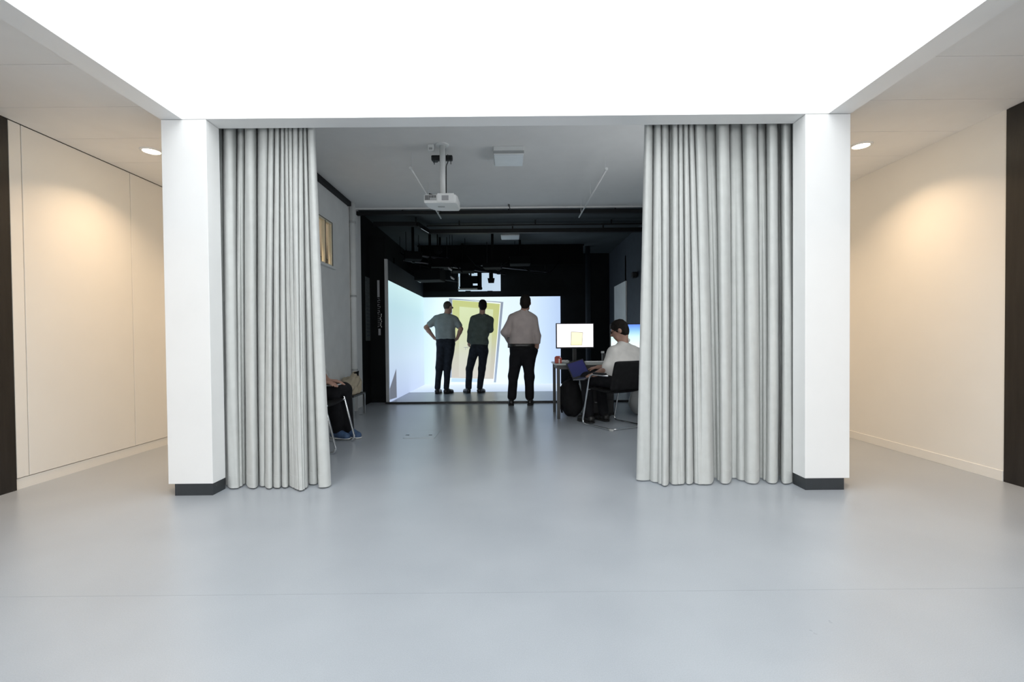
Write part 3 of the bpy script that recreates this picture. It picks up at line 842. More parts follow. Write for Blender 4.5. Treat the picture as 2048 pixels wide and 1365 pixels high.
# ------------------------------------------------------------------ figures: bodies grown from blended round limbs
class Field:
    def __init__(self, lo, hi, h):
        self.lo = np.array(lo, float); self.h = h
        n = np.ceil((np.array(hi) - self.lo) / h).astype(int) + 1
        self.F = np.full(tuple(n), 0.5, np.float32)
        self.n = n
    def _sub(self, lo, hi):
        a = np.clip(np.floor((lo - self.lo) / self.h).astype(int), 0, self.n)
        b = np.clip(np.ceil((hi - self.lo) / self.h).astype(int) + 1, 0, self.n)
        sl = tuple(slice(i, j) for i, j in zip(a, b))
        g = [self.lo[k] + self.h * np.arange(a[k], b[k], dtype=np.float32) for k in range(3)]
        return sl, np.meshgrid(*g, indexing='ij')
    def _smin(self, sl, d, k):
        cur = self.F[sl]
        if k <= 0:
            self.F[sl] = np.minimum(cur, d); return
        hh = np.clip(0.5 + 0.5 * (cur - d) / k, 0, 1)
        self.F[sl] = cur * (1 - hh) + d * hh - k * hh * (1 - hh)
    def cone(self, a, b, ra, rb, k=.02):
        a = np.array(a, float); b = np.array(b, float)
        m = max(ra, rb) + k + 3 * self.h
        sl, (X, Y, Z) = self._sub(np.minimum(a, b) - m, np.maximum(a, b) + m)
        if 0 in X.shape: return
        ab = b - a; L2 = float(ab @ ab) + 1e-9
        t = np.clip(((X - a[0]) * ab[0] + (Y - a[1]) * ab[1] + (Z - a[2]) * ab[2]) / L2, 0, 1)
        d = np.sqrt((X - a[0] - t * ab[0]) ** 2 + (Y - a[1] - t * ab[1]) ** 2 + (Z - a[2] - t * ab[2]) ** 2) - (ra + (rb - ra) * t)
        self._smin(sl, d, k)
    def ell_d(self, c, r, R, X, Y, Z):
        P = np.stack([X - c[0], Y - c[1], Z - c[2]], -1) @ np.array(R)      # columns of R are the local axes
        q = np.sqrt(((P / np.array(r)) ** 2).sum(-1)) + 1e-6
        return (q - 1) * min(r)
    def ell(self, c, r, R=np.eye(3), k=.02):
        m = max(r) + k + 3 * self.h
        c = np.array(c, float)
        sl, (X, Y, Z) = self._sub(c - m, c + m)
        if 0 in X.shape: return
        self._smin(sl, self.ell_d(c, r, R, X, Y, Z), k)
    def cut_ell(self, c, r, R=np.eye(3)):
        m = max(r) + 3 * self.h
        c = np.array(c, float)
        sl, (X, Y, Z) = self._sub(c - m, c + m)
        if 0 in X.shape: return
        self.F[sl] = np.maximum(self.F[sl], -self.ell_d(c, r, R, X, Y, Z))
    def cut_plane(self, p, n):
        g = [self.lo[k] + self.h * np.arange(self.n[k], dtype=np.float32) for k in range(3)]
        X, Y, Z = np.meshgrid(*g, indexing='ij')
        d = (X - p[0]) * n[0] + (Y - p[1]) * n[1] + (Z - p[2]) * n[2]
        self.F = np.maximum(self.F, d)
    def wrinkle(self, amp, freq, seed=0):
        g = [self.lo[k] + self.h * np.arange(self.n[k], dtype=np.float32) for k in range(3)]
        X, Y, Z = np.meshgrid(*g, indexing='ij')
        rr = np.random.RandomState(seed)
        acc = 0
        for i in range(4):
            v = rr.normal(size=3); v /= np.linalg.norm(v); v[2] *= .7
            acc = acc + np.sin((X * v[0] + Y * v[1] + Z * v[2]) * freq * (.7 + .4 * i) + rr.rand() * 6)
        self.F = self.F + amp * acc / 4
    def mesh(self, name):
        F = self.F; S = F < 0
        nx, ny, nz = [v - 1 for v in F.shape]
        offs = [(i, j, k) for i in (0, 1) for j in (0, 1) for k in (0, 1)]
        cnt = sum(S[i:i + nx, j:j + ny, k:k + nz].astype(np.int8) for i, j, k in offs)
        act = (cnt > 0) & (cnt < 8)
        idx = np.argwhere(act)
        ids = np.full(act.shape, -1, np.int64); ids[act] = np.arange(len(idx))
        acc = np.zeros((len(idx), 3)); num = np.zeros(len(idx))
        for a in offs:
            for ax in range(3):
                if a[ax]: continue
                b = list(a); b[ax] = 1
                fa = F[idx[:, 0] + a[0], idx[:, 1] + a[1], idx[:, 2] + a[2]]
                fb = F[idx[:, 0] + b[0], idx[:, 1] + b[1], idx[:, 2] + b[2]]
                cr_ = (fa < 0) != (fb < 0)
                t = np.where(cr_, fa / (fa - fb + 1e-12), 0)
                p = np.array(a, float)[None, :].repeat(len(idx), 0); p[:, ax] += t
                acc[cr_] += p[cr_]; num += cr_
        V = self.lo + self.h * (idx + acc / np.maximum(num, 1)[:, None])
        quads = []
        for ax in range(3):
            o1, o2 = [(1, 2), (2, 0), (0, 1)][ax]
            A = np.take(S, range(0, S.shape[ax] - 1), ax); B = np.take(S, range(1, S.shape[ax]), ax)
            e = np.argwhere(A != B)
            e = e[(e[:, o1] > 0) & (e[:, o2] > 0) & (e[:, o1] < ids.shape[o1]) & (e[:, o2] < ids.shape[o2])]
            fl = S[e[:, 0], e[:, 1], e[:, 2]]
            def cid(d1, d2):
                q = e.copy(); q[:, o1] -= d1; q[:, o2] -= d2
                return ids[q[:, 0], q[:, 1], q[:, 2]]
            Q = np.stack([cid(1, 1), cid(0, 1), cid(0, 0), cid(1, 0)], 1)
            Q[~fl] = Q[~fl][:, ::-1]
            quads.append(Q)
        Q = np.concatenate(quads)
        Q = Q[(Q >= 0).all(1)]
        me = bpy.data.meshes.new(name)
        me.vertices.add(len(V)); me.vertices.foreach_set('co', V.astype(np.float32).ravel())
        me.loops.add(len(Q) * 4); me.loops.foreach_set('vertex_index', Q.astype(np.int32).ravel())
        me.polygons.add(len(Q))
        me.polygons.foreach_set('loop_start', np.arange(0, len(Q) * 4, 4, dtype=np.int32))
        me.polygons.foreach_set('loop_total', np.full(len(Q), 4, np.int32))
        me.polygons.foreach_set('use_smooth', np.ones(len(Q), bool))
        me.update(calc_edges=True); me.validate()
        return me

def frame_from(face, roll=0.0):
    f = np.array(face, float); f /= np.linalg.norm(f)
    r = np.cross(f, (0, 0, 1.0)); r /= np.linalg.norm(r)
    u = np.cross(r, f)
    if roll:
        r, u = r * math.cos(roll) + u * math.sin(roll), u * math.cos(roll) - r * math.sin(roll)
    return np.stack([r, f, u], 1)               # columns: right, face, up

class Figure:
    """prims: (tag, kind, args). tags: skin, top, legs. clothes are grown from the same limbs a little thicker."""
    def __init__(self, name, label, base):
        self.base = Vector(base)
        self.root = thing(name, label, 'person', base)
        self.pr = []
    def L(self, p): return tuple(np.array(p, float) - np.array(self.base))
    def cone(self, tg, a, b, ra, rb, k=.025): self.pr.append((tg, 'c', (self.L(a), self.L(b), ra, rb, k)))
    def ell(self, tg, c, r, R=np.eye(3), k=.02): self.pr.append((tg, 'e', (self.L(c), r, R, k)))
    def head(self, c, face, s=1.0, roll=0.0):
        R = frame_from(face, roll)
        H = lambda x, y, z: tuple(np.array(c) + R @ (np.array((x, y, z)) * s))
        self.hc, self.hR, self.H, self.hs = c, R, H, s
        self.ell('skin', H(0, -.012, .025), (.074 * s, .094 * s, .090 * s), R, .01)
        self.ell('skin', H(0, .022, -.035), (.058 * s, .070 * s, .082 * s), R, .03)
        self.cone('skin', H(-.03, .045, -.088), H(.03, .045, -.088), .022 * s, .022 * s, .03)     # jaw
        self.cone('skin', H(0, .080, .005), H(0, .102, -.030), .009 * s, .014 * s, .012)            # nose
        self.cone('skin', H(-.022, .078, -.062), H(.022, .078, -.062), .008 * s, .008 * s, .01)     # mouth
        for x in (-1, 1):
            self.ell('skin', H(x * .076, -.012, -.008), (.012 * s, .022 * s, .033 * s), R, .006)
            self.ell('skin', H(x * .03, .078, .018), (.022 * s, .012 * s, .007 * s), R, .01)        # brow
    def hand(self, tg, wrist, d, palm_n, curl=.5, size=1.0):
        """palm along d, thumb on the side of cross(d, palm_n)"""
        d = np.array(d, float); d /= np.linalg.norm(d)
        n = np.array(palm_n, float); n -= d * (n @ d); n /= np.linalg.norm(n)
        s = np.cross(d, n)
        w = np.array(wrist, float)
        for o in (-.028, -.010, .010, .028):
            self.cone(tg, w + s * o * .7 * size, w + (d * .085 + s * o) * size, .016 * size, .014 * size, .014)
        for o, l in ((-.033, .062), (-.011, .078), (.011, .085), (.032, .075)):
            p = w + (d * .088 + s * o) * size
            a = curl * .7
            d1 = d * math.cos(a) + n * math.sin(a); d2 = d * math.cos(2.2 * a) + n * math.sin(2.2 * a)
            q = p + d1 * l * .5 * size; e = q + d2 * l * .5 * size
            self.cone(tg, p, q, .0100 * size, .0092 * size, .006)
            self.cone(tg, q, e, .0092 * size, .0080 * size, .006)
        p = w + (d * .025 + s * .032) * size
        q = p + (d * .035 + s * .028 + n * .012) * size
        e = q + (d * .030 + s * .006 + n * .016) * size
        self.cone(tg, p, q, .0125 * size, .0105 * size, .008)
        self.cone(tg, q, e, .0105 * size, .0085 * size, .006)
    def field(self, tags, infl, h, pad=.05):
        sel = [q for q in self.pr if q[0] in tags]
        lo = np.full(3, 9e9); hi = -lo
        for tg, kd, a in sel:
            if kd == 'c':
                m = max(a[2], a[3]) + infl
                for p_ in a[:2]:
                    lo = np.minimum(lo, np.array(p_) - m); hi = np.maximum(hi, np.array(p_) + m)
            else:
                m = max(a[1]) + infl
                lo = np.minimum(lo, np.array(a[0]) - m); hi = np.maximum(hi, np.array(a[0]) + m)
        f = Field(lo - pad, hi + pad, h)
        for tg, kd, a in sel:
            if kd == 'c': f.cone(a[0], a[1], a[2] + infl, a[3] + infl, a[4])
            else: f.ell(a[0], tuple(v + infl for v in a[1]), a[2], a[3])
        return f
    def body(self, h=.0085):
        f = self.field(('skin', 'top', 'legs', 'sleeve'), 0.0, h)
        return link_mesh('body', f.mesh('body'), 'skin', self.root)
    def cloth(self, name, tags, m, infl=.012, h=.0095, cuts=(), wr=.006, fr=28, seed=1, parent=None):
        f = self.field(tags, infl, h)
        if wr: f.wrinkle(wr, fr, seed)
        for p_, n in cuts: f.cut_plane(self.L(p_), n)
        return link_mesh(name, f.mesh(name), m, parent or self.root)
    def hair(self, m, style='full', h=.008):
        H, R, s = self.hH(), self.hR, self.hs
        c = np.array(self.hc)
        lo = np.array(self.L(c)) - .16; hi = np.array(self.L(c)) + .16
        f = Field(lo, hi, h)
        if style == 'full':
            f.ell(self.L(H(0, -.014, .032)), (.084 * s, .101 * s, .096 * s), R, .01)
            f.ell(self.L(H(0, -.045, -.025)), (.072 * s, .066 * s, .075 * s), R, .03)
            f.cut_ell(self.L(H(0, .090, -.045)), (.090 * s, .083 * s, .092 * s), R)
            f.wrinkle(.004, 90, 3)
        elif style == 'thin':
            f.ell(self.L(H(0, -.014, .028)), (.077 * s, .0965 * s, .0925 * s), R, .01)
            f.cut_ell(self.L(H(0, .080, .03)), (.10 * s, .10 * s, .16 * s), R)
            f.cut_plane(self.L(H(0, -.05, -.045)), tuple(-R[:, 2]))
        return link_mesh('hair', f.mesh('hair'), m, self.root)
    def hH(self): return self.H
    def glasses(self):
        H = self.H
        bm = bmesh.new()
        for x in (-.031, .031):
            ring = [Vector(self.L(H(x + .021 * math.cos(a), .094, .004 + .016 * math.sin(a)))) for a in np.linspace(0, 2 * math.pi, 15)]
            tube(bm, ring, .0025, 6)
        tube(bm, [Vector(self.L(H(-.010, .096, .006))), Vector(self.L(H(.010, .096, .006)))], .0025, 6)
        for x in (-1, 1):
            tube(bm, [Vector(self.L(H(x * .052, .092, .006))), Vector(self.L(H(x * .080, .06, .006))), Vector(self.L(H(x * .082, -.02, .002)))], .0028, 6)
        g_ = obj('glasses', bm, 'plastic_black', self.root)
        for x in (-.031, .031):
            bm = bmesh.new()
            cv = [bm.verts.new(Vector(self.L(H(x + .020 * math.cos(a), .094, .004 + .015 * math.sin(a))))) for a in np.linspace(0, 2 * math.pi, 15)[:-1]]
            bm.faces.new(cv)
            obj('lens', bm, 'lens_glass', g_)
    def shoe(self, heel, toe, m='leather_black', h=.008, sole=None, w=.042):
        hl = np.array(self.L(heel)); te = np.array(self.L(toe))
        hl[2] = te[2] = 0
        d = te - hl; d /= np.linalg.norm(d)
        f = Field(np.minimum(hl, te) - .12, np.maximum(hl, te) + np.array((.12, .12, .2)), h)
        f.cone(hl + (0, 0, .045), te + (0, 0, .035), .040, w - .004, .01)
        f.cone(hl + (0, 0, .06), hl + d * .05 + np.array((0, 0, .085)), .040, .042, .03)
        f.cone(hl + d * .1 + np.array((0, 0, .05)), te + (0, 0, .030), .044, .036, .02)
        f.cut_plane((0, 0, .012), (0, 0, -1))
        f.cut_plane((0, 0, .11), (0, 0, 1))
        s_ = link_mesh('shoe', f.mesh('shoe'), m, self.root)
        f = Field(np.minimum(hl, te) - .12, np.maximum(hl, te) + np.array((.12, .12, .2)), h)
        f.cone(hl + (0, 0, .03), te + (0, 0, .03), .050, w + .006, .01)
        f.cut_plane((0, 0, .002), (0, 0, -1))
        f.cut_plane((0, 0, .020), (0, 0, 1))
        link_mesh('sole', f.mesh('sole'), sole or 'rubber', s_)

def px_fn(ox, oy, sc, Ym):
    return lambda x, y, dy=0.0: np.array(at(ox + x / sc, oy + y / sc, Ym + dy))

# ---- man with hands on hips
Y1 = 9.13
c = px_fn(840, 590, 6.5, Y1)
fg = Figure('person', 'bald man in grey-blue short-sleeved shirt standing with hands on hips', (c(300, 1280)[0], Y1, 0))
fg.head(c(365, 163), (.55, .83, -.10), 1.0)
fg.cone('skin', c(356, 222, -.01), c(340, 285, -.02), .056, .062, .03)
fg.cone('top', c(345, 283, -.01), c(225, 312, 0), .062, .062, .03)
fg.cone('top', c(345, 283, -.01), c(450, 326, 0), .062, .062, .03)
fg.cone('top', c(270, 385), c(385, 390), .112, .112, .05)
fg.cone('top', c(280, 330, -.01), c(395, 340, -.01), .085, .085, .05)
fg.cone('top', c(283, 480, .01), c(375, 480, .01), .110, .110, .05)
fg.cone('top', c(287, 560, .015), c(377, 560, .015), .112, .112, .05)
fg.cone('legs', c(288, 640, .0), c(382, 640, .0), .112, .112, .05)
fg.cone('legs', c(287, 575, .012), c(377, 575, .012), .113, .113, .02)
for S_, E_, W_, Hd, sg in (((215, 318), (78, 424), (190, 568), (222, 592), -1), ((458, 332), (533, 445), (482, 572), (452, 598), 1)):
    Sp, Ep, Wp = c(*S_), c(*E_, -.05), c(*W_, .02)
    fg.cone('sleeve', Sp, Sp + (Ep - Sp) * .62, .062, .052, .03)
    fg.cone('skin', Sp + (Ep - Sp) * .5, Ep, .047, .041, .02)
    fg.cone('skin', Ep, Ep + (Wp - Ep) * .3, .041, .042, .02)
    fg.cone('skin', Ep + (Wp - Ep) * .3, Wp, .042, .028, .02)
    fg.hand('skin', Wp, c(*Hd, .05) - Wp, (-sg * .8, .5, .1), .5)
for hp, kn, an in (((278, 700), (252, 950), (228, 1205)), ((385, 700), (358, 950), (344, 1210))):
    fg.cone('legs', c(*hp), c(*kn, .015), .094, .064, .03)
    fg.cone('legs', c(*kn, .015), c(*an, -.01), .064, .048, .03)
fg.body()
fg.cloth('shirt', ('top', 'sleeve'), 'shirt_grey_blue', .014, cuts=[(c(300, 582), (0, 0, -1))], seed=2)
fg.cloth('collar', ('collar',), 'shirt_grey_blue', 0) if False else None
fg.cloth('trousers', ('legs',), 'denim_dark', .007, cuts=[(c(300, 566), (0, 0, 1)), (c(300, 1248), (0, 0, -1))], wr=.006, seed=4)
fg.hair('hair_stubble', 'thin')
fg.glasses()
fg.shoe(c(222, 1262, -.06), c(262, 1262, .14))
fg.shoe(c(335, 1262, -.06), c(412, 1262, .10))

# ---- man in the dark green sweater
Y2 = 9.2
c = px_fn(920, 590, 6.5, Y2)
fg = Figure('person', 'dark haired man in green sweater and jeans standing in the middle', (c(190, 1280)[0], Y2, 0))
fg.head(c(293, 143), (-.25, .96, -.05), .98)
fg.cone('skin', c(292, 200, -.01), c(286, 262, -.02), .053, .060, .03)
fg.cone('top', c(280, 285, -.01), c(185, 318, 0), .060, .058, .03)
fg.cone('top', c(290, 285, -.01), c(385, 325, 0), .060, .058, .03)
fg.cone('top', c(235, 385), c(335, 390), .105, .105, .05)
fg.cone('top', c(240, 335, -.01), c(335, 340, -.01), .085, .085, .05)
fg.cone('top', c(218, 500, .01), c(305, 500, .01), .108, .106, .05)
fg.cone('top', c(205, 610, .01), c(298, 610, .01), .105, .105, .05)
fg.cone('legs', c(205, 700, .0), c(288, 700, .0), .105, .105, .05)
fg.cone('legs', c(205, 650, .01), c(295, 650, .01), .098, .098, .02)
Sp, Ep, Wp = c(178, 325), c(138, 480, -.01), c(122, 600, .05)
fg.cone('sleeve', Sp, Ep, .060, .050, .03); fg.cone('sleeve', Ep, Wp, .048, .036, .02)
fg.cone('skin', Ep, Wp, .036, .027, .02)
fg.hand('skin', Wp, c(112, 680, .08) - Wp, (.7, .6, 0), .8)
Sp, Ep, Wp = c(392, 335), c(392, 455, .06), c(300, 430, .27)
fg.cone('sleeve', Sp, Ep, .058, .050, .03); fg.cone('sleeve', Ep, Wp, .048, .036, .02)
fg.cone('skin', Ep, Wp, .036, .027, .02)
fg.hand('skin', Wp, (-1, .1, .2), (0, -1, 0), .5)
for hp, kn, an in (((180, 740), (124, 960), (112, 1205)), ((305, 740), (288, 960), (258, 1205))):
    fg.cone('legs', c(*hp), c(*kn, .015), .090, .062, .03)
    fg.cone('legs', c(*kn, .015), c(*an, -.01), .062, .050, .03)
fg.body()
fg.cone('collar', c(238, 272, .02), c(262, 275, -.055), .034, .034, .03)
fg.cone('collar', c(262, 275, -.055), c(325, 275, -.055), .034, .034, .03)
fg.cone('collar', c(325, 275, -.055), c(358, 280, .02), .034, .034, .03)
fg.cloth('sweater', ('top', 'sleeve'), 'sweater_green', .014, cuts=[(c(300, 672), (0, 0, -1))], seed=5)
fg.cloth('hood', ('collar',), 'sweater_green', .002, wr=.003)
fg.cloth('trousers', ('legs',), 'denim_dark', .009, cuts=[(c(300, 640), (0, 0, 1)), (c(300, 1252), (0, 0, -1))], wr=.007, seed=6)
fg.hair('hair_dark', 'full')
fg.glasses()
fg.shoe(c(112, 1262, -.06), c(66, 1262, .12))
fg.shoe(c(250, 1262, -.06), c(304, 1262, .10))
kp = c(108, 684, .09)
t = thing('car_key', 'small key bunch held in the lowered hand of the man in green', 'keys', kp)
obj('key_blade', BX(-.09, -.02, -.003, .003, -.006, .006), 'steel', t)
obj('key_ring', TB([(math.cos(a) * .014 - .006, 0, math.sin(a) * .014) for a in np.linspace(0, 6.28, 13)], .0025, 6), 'steel', t)
obj('key_blade', BX(-.06, -.05, -.003, .003, -.05, .0), 'steel', t)

# ---- man in beige shirt in front of the threshold
Y3 = 7.43
c = px_fn(990, 585, 5.69, Y3)
fg = Figure('person', 'dark haired man in beige long-sleeved shirt and black trousers seen from behind', (c(300, 1290)[0], Y3, 0))
fg.head(c(347, 120), (.18, .98, .0), 1.03)
fg.cone('skin', c(338, 185, -.01), c(325, 240, -.02), .056, .062, .03)
fg.cone('top', c(325, 245, -.01), c(205, 295, 0), .062, .062, .03)
fg.cone('top', c(325, 245, -.01), c(425, 300, 0), .062, .062, .03)
fg.cone('top', c(250, 365), c(385, 370), .114, .114, .05)
fg.cone('top', c(260, 310, -.01), c(380, 315, -.01), .088, .088, .05)
fg.cone('top', c(250, 470, .01), c(360, 470, .01), .116, .116, .05)
fg.cone('top', c(250, 565, .01), c(358, 565, .01), .118, .118, .05)
fg.cone('legs', c(255, 660, .0), c(365, 660, .0), .114, .114, .05)
fg.cone('legs', c(252, 600, .01), c(358, 600, .01), .117, .117, .02)
fg.cone('legs', c(455, 660, .01), c(405, 760, .01), .040, .060, .02)
Sp, Ep, Wp = c(205, 300), c(112, 455, -.02), c(172, 560, .18)
fg.cone('sleeve', Sp, Ep, .060, .050, .03); fg.cone('sleeve', Ep, Wp, .048, .036, .02)
fg.cone('skin', Ep, Wp, .036, .027, .02)
fg.hand('skin', Wp, c(230, 600, .25) - Wp, (.3, -.8, 0), .5)
Sp, Ep, Wp = c(430, 312), c(480, 495, -.03), c(474, 625, .01)
fg.cone('sleeve', Sp, Ep, .060, .048, .03); fg.cone('sleeve', Ep, Wp, .048, .036, .02)
fg.cone('skin', Ep, Wp, .036, .027, .02)
fg.hand('skin', Wp, c(405, 700, .02) - Wp, (-.3, .9, 0), .2)
for hp, kn, an in (((243, 740), (208, 960), (193, 1190)), ((377, 740), (390, 960), (394, 1190))):
    fg.cone('legs', c(*hp), c(*kn, .015), .097, .066, .03)
    fg.cone('legs', c(*kn, .015), c(*an, -.01), .066, .054, .03)
fg.body()
fg.cloth('shirt', ('top', 'sleeve'), 'shirt_beige', .014, cuts=[(c(300, 590), (0, 0, -1))], seed=8)
fg.cone('collar', c(285, 222, .02), c(300, 215, -.045), .020, .020, .02)
fg.cone('collar', c(300, 215, -.045), c(358, 215, -.045), .020, .020, .02)
fg.cone('collar', c(358, 215, -.045), c(378, 225, .02), .020, .020, .02)
fg.cloth('collar', ('collar',), 'shirt_beige', .004, wr=0)
fg.cloth('trousers', ('legs',), 'trousers_black', .014, cuts=[(c(300, 582), (0, 0, 1)), (c(300, 1262), (0, 0, -1))], wr=.006, seed=9)
fg.pr = [q for q in fg.pr if q[0] != 'belt']
fg.cone('belt', c(252, 603, .01), c(358, 603, .01), .117, .117, .01)
fg.cloth('belt', ('belt',), 'leather_black', .022, wr=0, cuts=[(c(300, 588), (0, 0, 1)), (c(300, 620), (0, 0, -1))])
bp_ = c(160, 590, .0)
o = obj('phone_holster', BX(-.022, .018, -.02, .05, -.06, .11, bev=.008), 'leather_black', fg.root)
o.location = Vector(bp_) - fg.base
fg.hair('hair_dark', 'full')
fg.shoe(c(185, 1262, -.07), c(180, 1262, .15))
fg.shoe(c(398, 1262, -.07), c(412, 1262, .15))

# ------------------------------------------------------------------ cantilever chairs
def cantilever_chair(loc, rotz, label, w=.51, d=.53, arm=.62, lean=.15):
    """chair facing +Y of its own frame"""
    t = thing('cantilever_chair', label, 'chair', loc, rotz, 'chrome cantilever chairs')
    hw, hd = w / 2, d / 2
    path = [(-hw, -hd + .06, arm), (-hw, hd - lean, arm), (-hw, hd, .014), (-hw, -hd, .014), (hw, -hd, .014), (hw, hd, .014), (hw, hd - lean, arm), (hw, -hd + .06, arm)]
    obj('frame', TB(fillet(path, .07, 7), .0105, 10), 'chrome', t, smooth=True)
    for x in (-hw, hw):
        obj('armrest_pad', BX(x - .021, x + .021, -hd + .10, hd - lean - .07, arm + .008, arm + .030, bev=.008), 'plastic_black', t)
        obj('seat_support', TB([(x, hd - lean * .72, .44), (x * .8, hd - lean * .72, .44)], .010, 8), 'chrome', t)
        obj('glide', BX(x - .016, x + .016, -hd - .01, -hd + .03, 0, .022, bev=.004), 'sole_white', t)
    st = bmesh.new()
    rows = []
    prof = [(hd - .10, .435), (hd - .13, .455), (0, .440), (-hd + .10, .425), (-hd + .035, .45), (-hd + .01, .52), (-hd - .03, .68), (-hd - .055, .76), (-hd - .065, .79)]
    for (y, z) in prof[:5]:
        rows.append([st.verts.new((x * (hw - .02), y - .02 * (1 - x * x) * (z > .5), z - .008 * (1 - x * x) * (z <= .5))) for x in (-1, -.6, -.2, .2, .6, 1)])
    for a, b in zip(rows[:4], rows[1:5]):
        for k in range(5): st.faces.new((a[k], a[k + 1], b[k + 1], b[k]))
    so = obj('seat', st, 'black_fabric', t, smooth=True)
    bk = bmesh.new()
    rows = []
    for (y, z) in prof[4:]:
        rows.append([bk.verts.new((x * (hw + .015), y - .02 * (1 - x * x), z)) for x in (-1, -.6, -.2, .2, .6, 1)])
    for a, b in zip(rows[:-1], rows[1:]):
        for k in range(5): bk.faces.new((a[k], a[k + 1], b[k + 1], b[k]))
    bo = obj('backrest', bk, 'black_fabric', t, smooth=True)
    for o_ in (so, bo):
        md = o_.modifiers.new('pad', 'SOLIDIFY'); md.thickness = .035; md.offset = 0
        mb = o_.modifiers.new('soft', 'SUBSURF'); mb.levels = 2; mb.render_levels = 2
    return t
FW = np.array((-.5, .866)); RG = np.array((.866, .5))
CH = np.array((1.205, 5.57))
cantilever_chair((CH[0], CH[1], 0), math.atan2(.5, .866), 'black cantilever chair with chrome frame under the man at the desk')
CL = np.array((-1.885, 4.515))
cantilever_chair((CL[0], CL[1], 0), -math.pi / 2 + .03, 'black cantilever chair with chrome frame beside the left curtain', w=.55)

# ---- seated man at the desk
def W(f_, r_, z): return np.array((CH[0] + FW[0] * f_ + RG[0] * r_, CH[1] + FW[1] * f_ + RG[1] * r_, z))
fg = Figure('person', 'man in white short-sleeved shirt sitting at the desk with a laptop', (CH[0], CH[1], 0))
hd_ = np.array(at(1238, 661, 5.66))
fg.head(hd_, (-.93, .28, -.34), 1.04)
nk = np.array(at(1246, 690, 5.64))
fg.cone('skin', fg.H(.0, -.035, -.06), nk, .055, .062, .03)
ls, rs_ = np.array(at(1228, 706, 5.50)), np.array(at(1274, 708, 5.80))
fg.cone('top', nk + (0, 0, -.03), ls, .064, .062, .03)
fg.cone('top', nk + (0, 0, -.03), rs_, .064, .062, .03)
ch0, ch1 = ls * .72 + rs_ * .28 + (0.03, 0, -.12), ls * .28 + rs_ * .72 + (.03, 0, -.12)
fg.cone('top', ch0, ch1, .118, .118, .05)
w0, w1 = W(-.10, -.055, .68), W(-.10, .055, .68)
fg.cone('top', ch0 * .5 + w0 * .5, ch1 * .5 + w1 * .5, .122, .122, .06)
fg.cone('top', w0, w1, .125, .125, .05)
fg.cone('legs', W(-.08, -.07, .575), W(-.08, .07, .575), .112, .112, .05)
le = np.array(at(1213, 738, 5.42)); lw = np.array(at(1190, 750, 5.60))
fg.cone('sleeve', ls, ls + (le - ls) * .82, .064, .054, .03)
fg.cone('skin', ls + (le - ls) * .6, le, .046, .042, .02)
fg.cone('skin', le, lw, .043, .029, .02)
fg.hand('skin', lw, (-.45, .75, -.1), (.1, 0, -1), .4)
re, rw = W(.16, .30, .70), W(.36, .08, .68)
fg.cone('sleeve', rs_, rs_ + (re - rs_) * .8, .062, .052, .03)
fg.cone('skin', rs_ + (re - rs_) * .6, re, .046, .042, .02)
fg.cone('skin', re, rw, .042, .029, .02)
fg.hand('skin', rw, (-.6, .4, -.1), (.1, 0, -1), .4)
for r_ in (-1, 1):
    k_ = W(.36, r_ * .11, .545); a_ = W(.30, r_ * .12, .09)
    fg.cone('legs', W(-.06, r_ * .085, .565), k_, .088, .066, .03)
    fg.cone('legs', k_, a_, .064, .046, .03)
fg.body()
fg.cloth('shirt', ('top', 'sleeve'), 'shirt_white', .014, cuts=[(W(0, 0, .60), (0, 0, -1))], seed=12, wr=.008)
fg.cone('collar', np.array(at(1229, 697, 5.60)), np.array(at(1256, 681, 5.66)), .022, .022, .01)
fg.cloth('collar', ('collar',), 'shirt_white', .004, wr=0)
fg.cloth('trousers', ('legs',), 'trousers_black', .014, cuts=[(W(0, 0, .065), (0, 0, -1))], seed=13)
fg.hair('hair_dark', 'full')
fg.glasses()
for r_ in (-1, 1):
    fg.shoe(W(.26, r_ * .12, 0), W(.46, r_ * .13, 0))

# ---- person on the chair behind the left curtain
def W2(f_, r_, z): return np.array((CL[0] + f_, CL[1] - r_, z))     # faces +X, right hand towards the camera
fg = Figure('person', 'seated person in dark trousers and blue sneakers mostly hidden by the left curtain', (CL[0], CL[1], 0))
fg.head(W2(-.12, 0, 1.19), (.97, .1, -.15), 1.0)
fg.cone('skin', W2(-.14, 0, 1.12), W2(-.17, 0, 1.03), .054, .060, .03)
fg.cone('top', W2(-.17, 0, 1.0), W2(-.16, -.18, .96), .062, .06, .03)
fg.cone('top', W2(-.17, 0, 1.0), W2(-.16, .18, .96), .062, .06, .03)
fg.cone('top', W2(-.14, -.08, .86), W2(-.14, .08, .86), .115, .115, .05)
fg.cone('top', W2(-.12, -.07, .68), W2(-.12, .07, .68), .115, .115, .05)
fg.cone('legs', W2(-.10, -.08, .57), W2(-.10, .08, .57), .110, .110, .05)
for sg in (-1, 1):
    s0, e0, w0 = W2(-.16, sg * .19, .95), W2(-.06, sg * .24, .69), W2(.06, sg * .07, .65)
    fg.cone('sleeve', s0, e0, .058, .050, .03)
    fg.cone('skin', e0, w0, .042, .028, .02)
    fg.hand('skin', w0, (.9, -.2 * sg, -.05), (0, 0, -1), .4)
for r_, kx, kr, ax, ar in ((1, .06, -.15, .02, -.42), (-1, .12, -.34, .12, -.47)):
    fg.cone('legs', W2(-.08, r_ * .08 - .05, .56), W2(kx, kr, .53), .086, .066, .03)
    fg.cone('legs', W2(kx, kr, .53), W2(ax, ar, .10), .064, .046, .03)
fg.body(.009)
fg.cloth('shirt', ('top', 'sleeve'), 'shirt_pale', .014, cuts=[(W2(0, 0, .60), (0, 0, -1))], seed=22)
fg.cloth('trousers', ('legs',), 'trousers_black', .014, cuts=[(W2(0, 0, .065), (0, 0, -1))], seed=23)
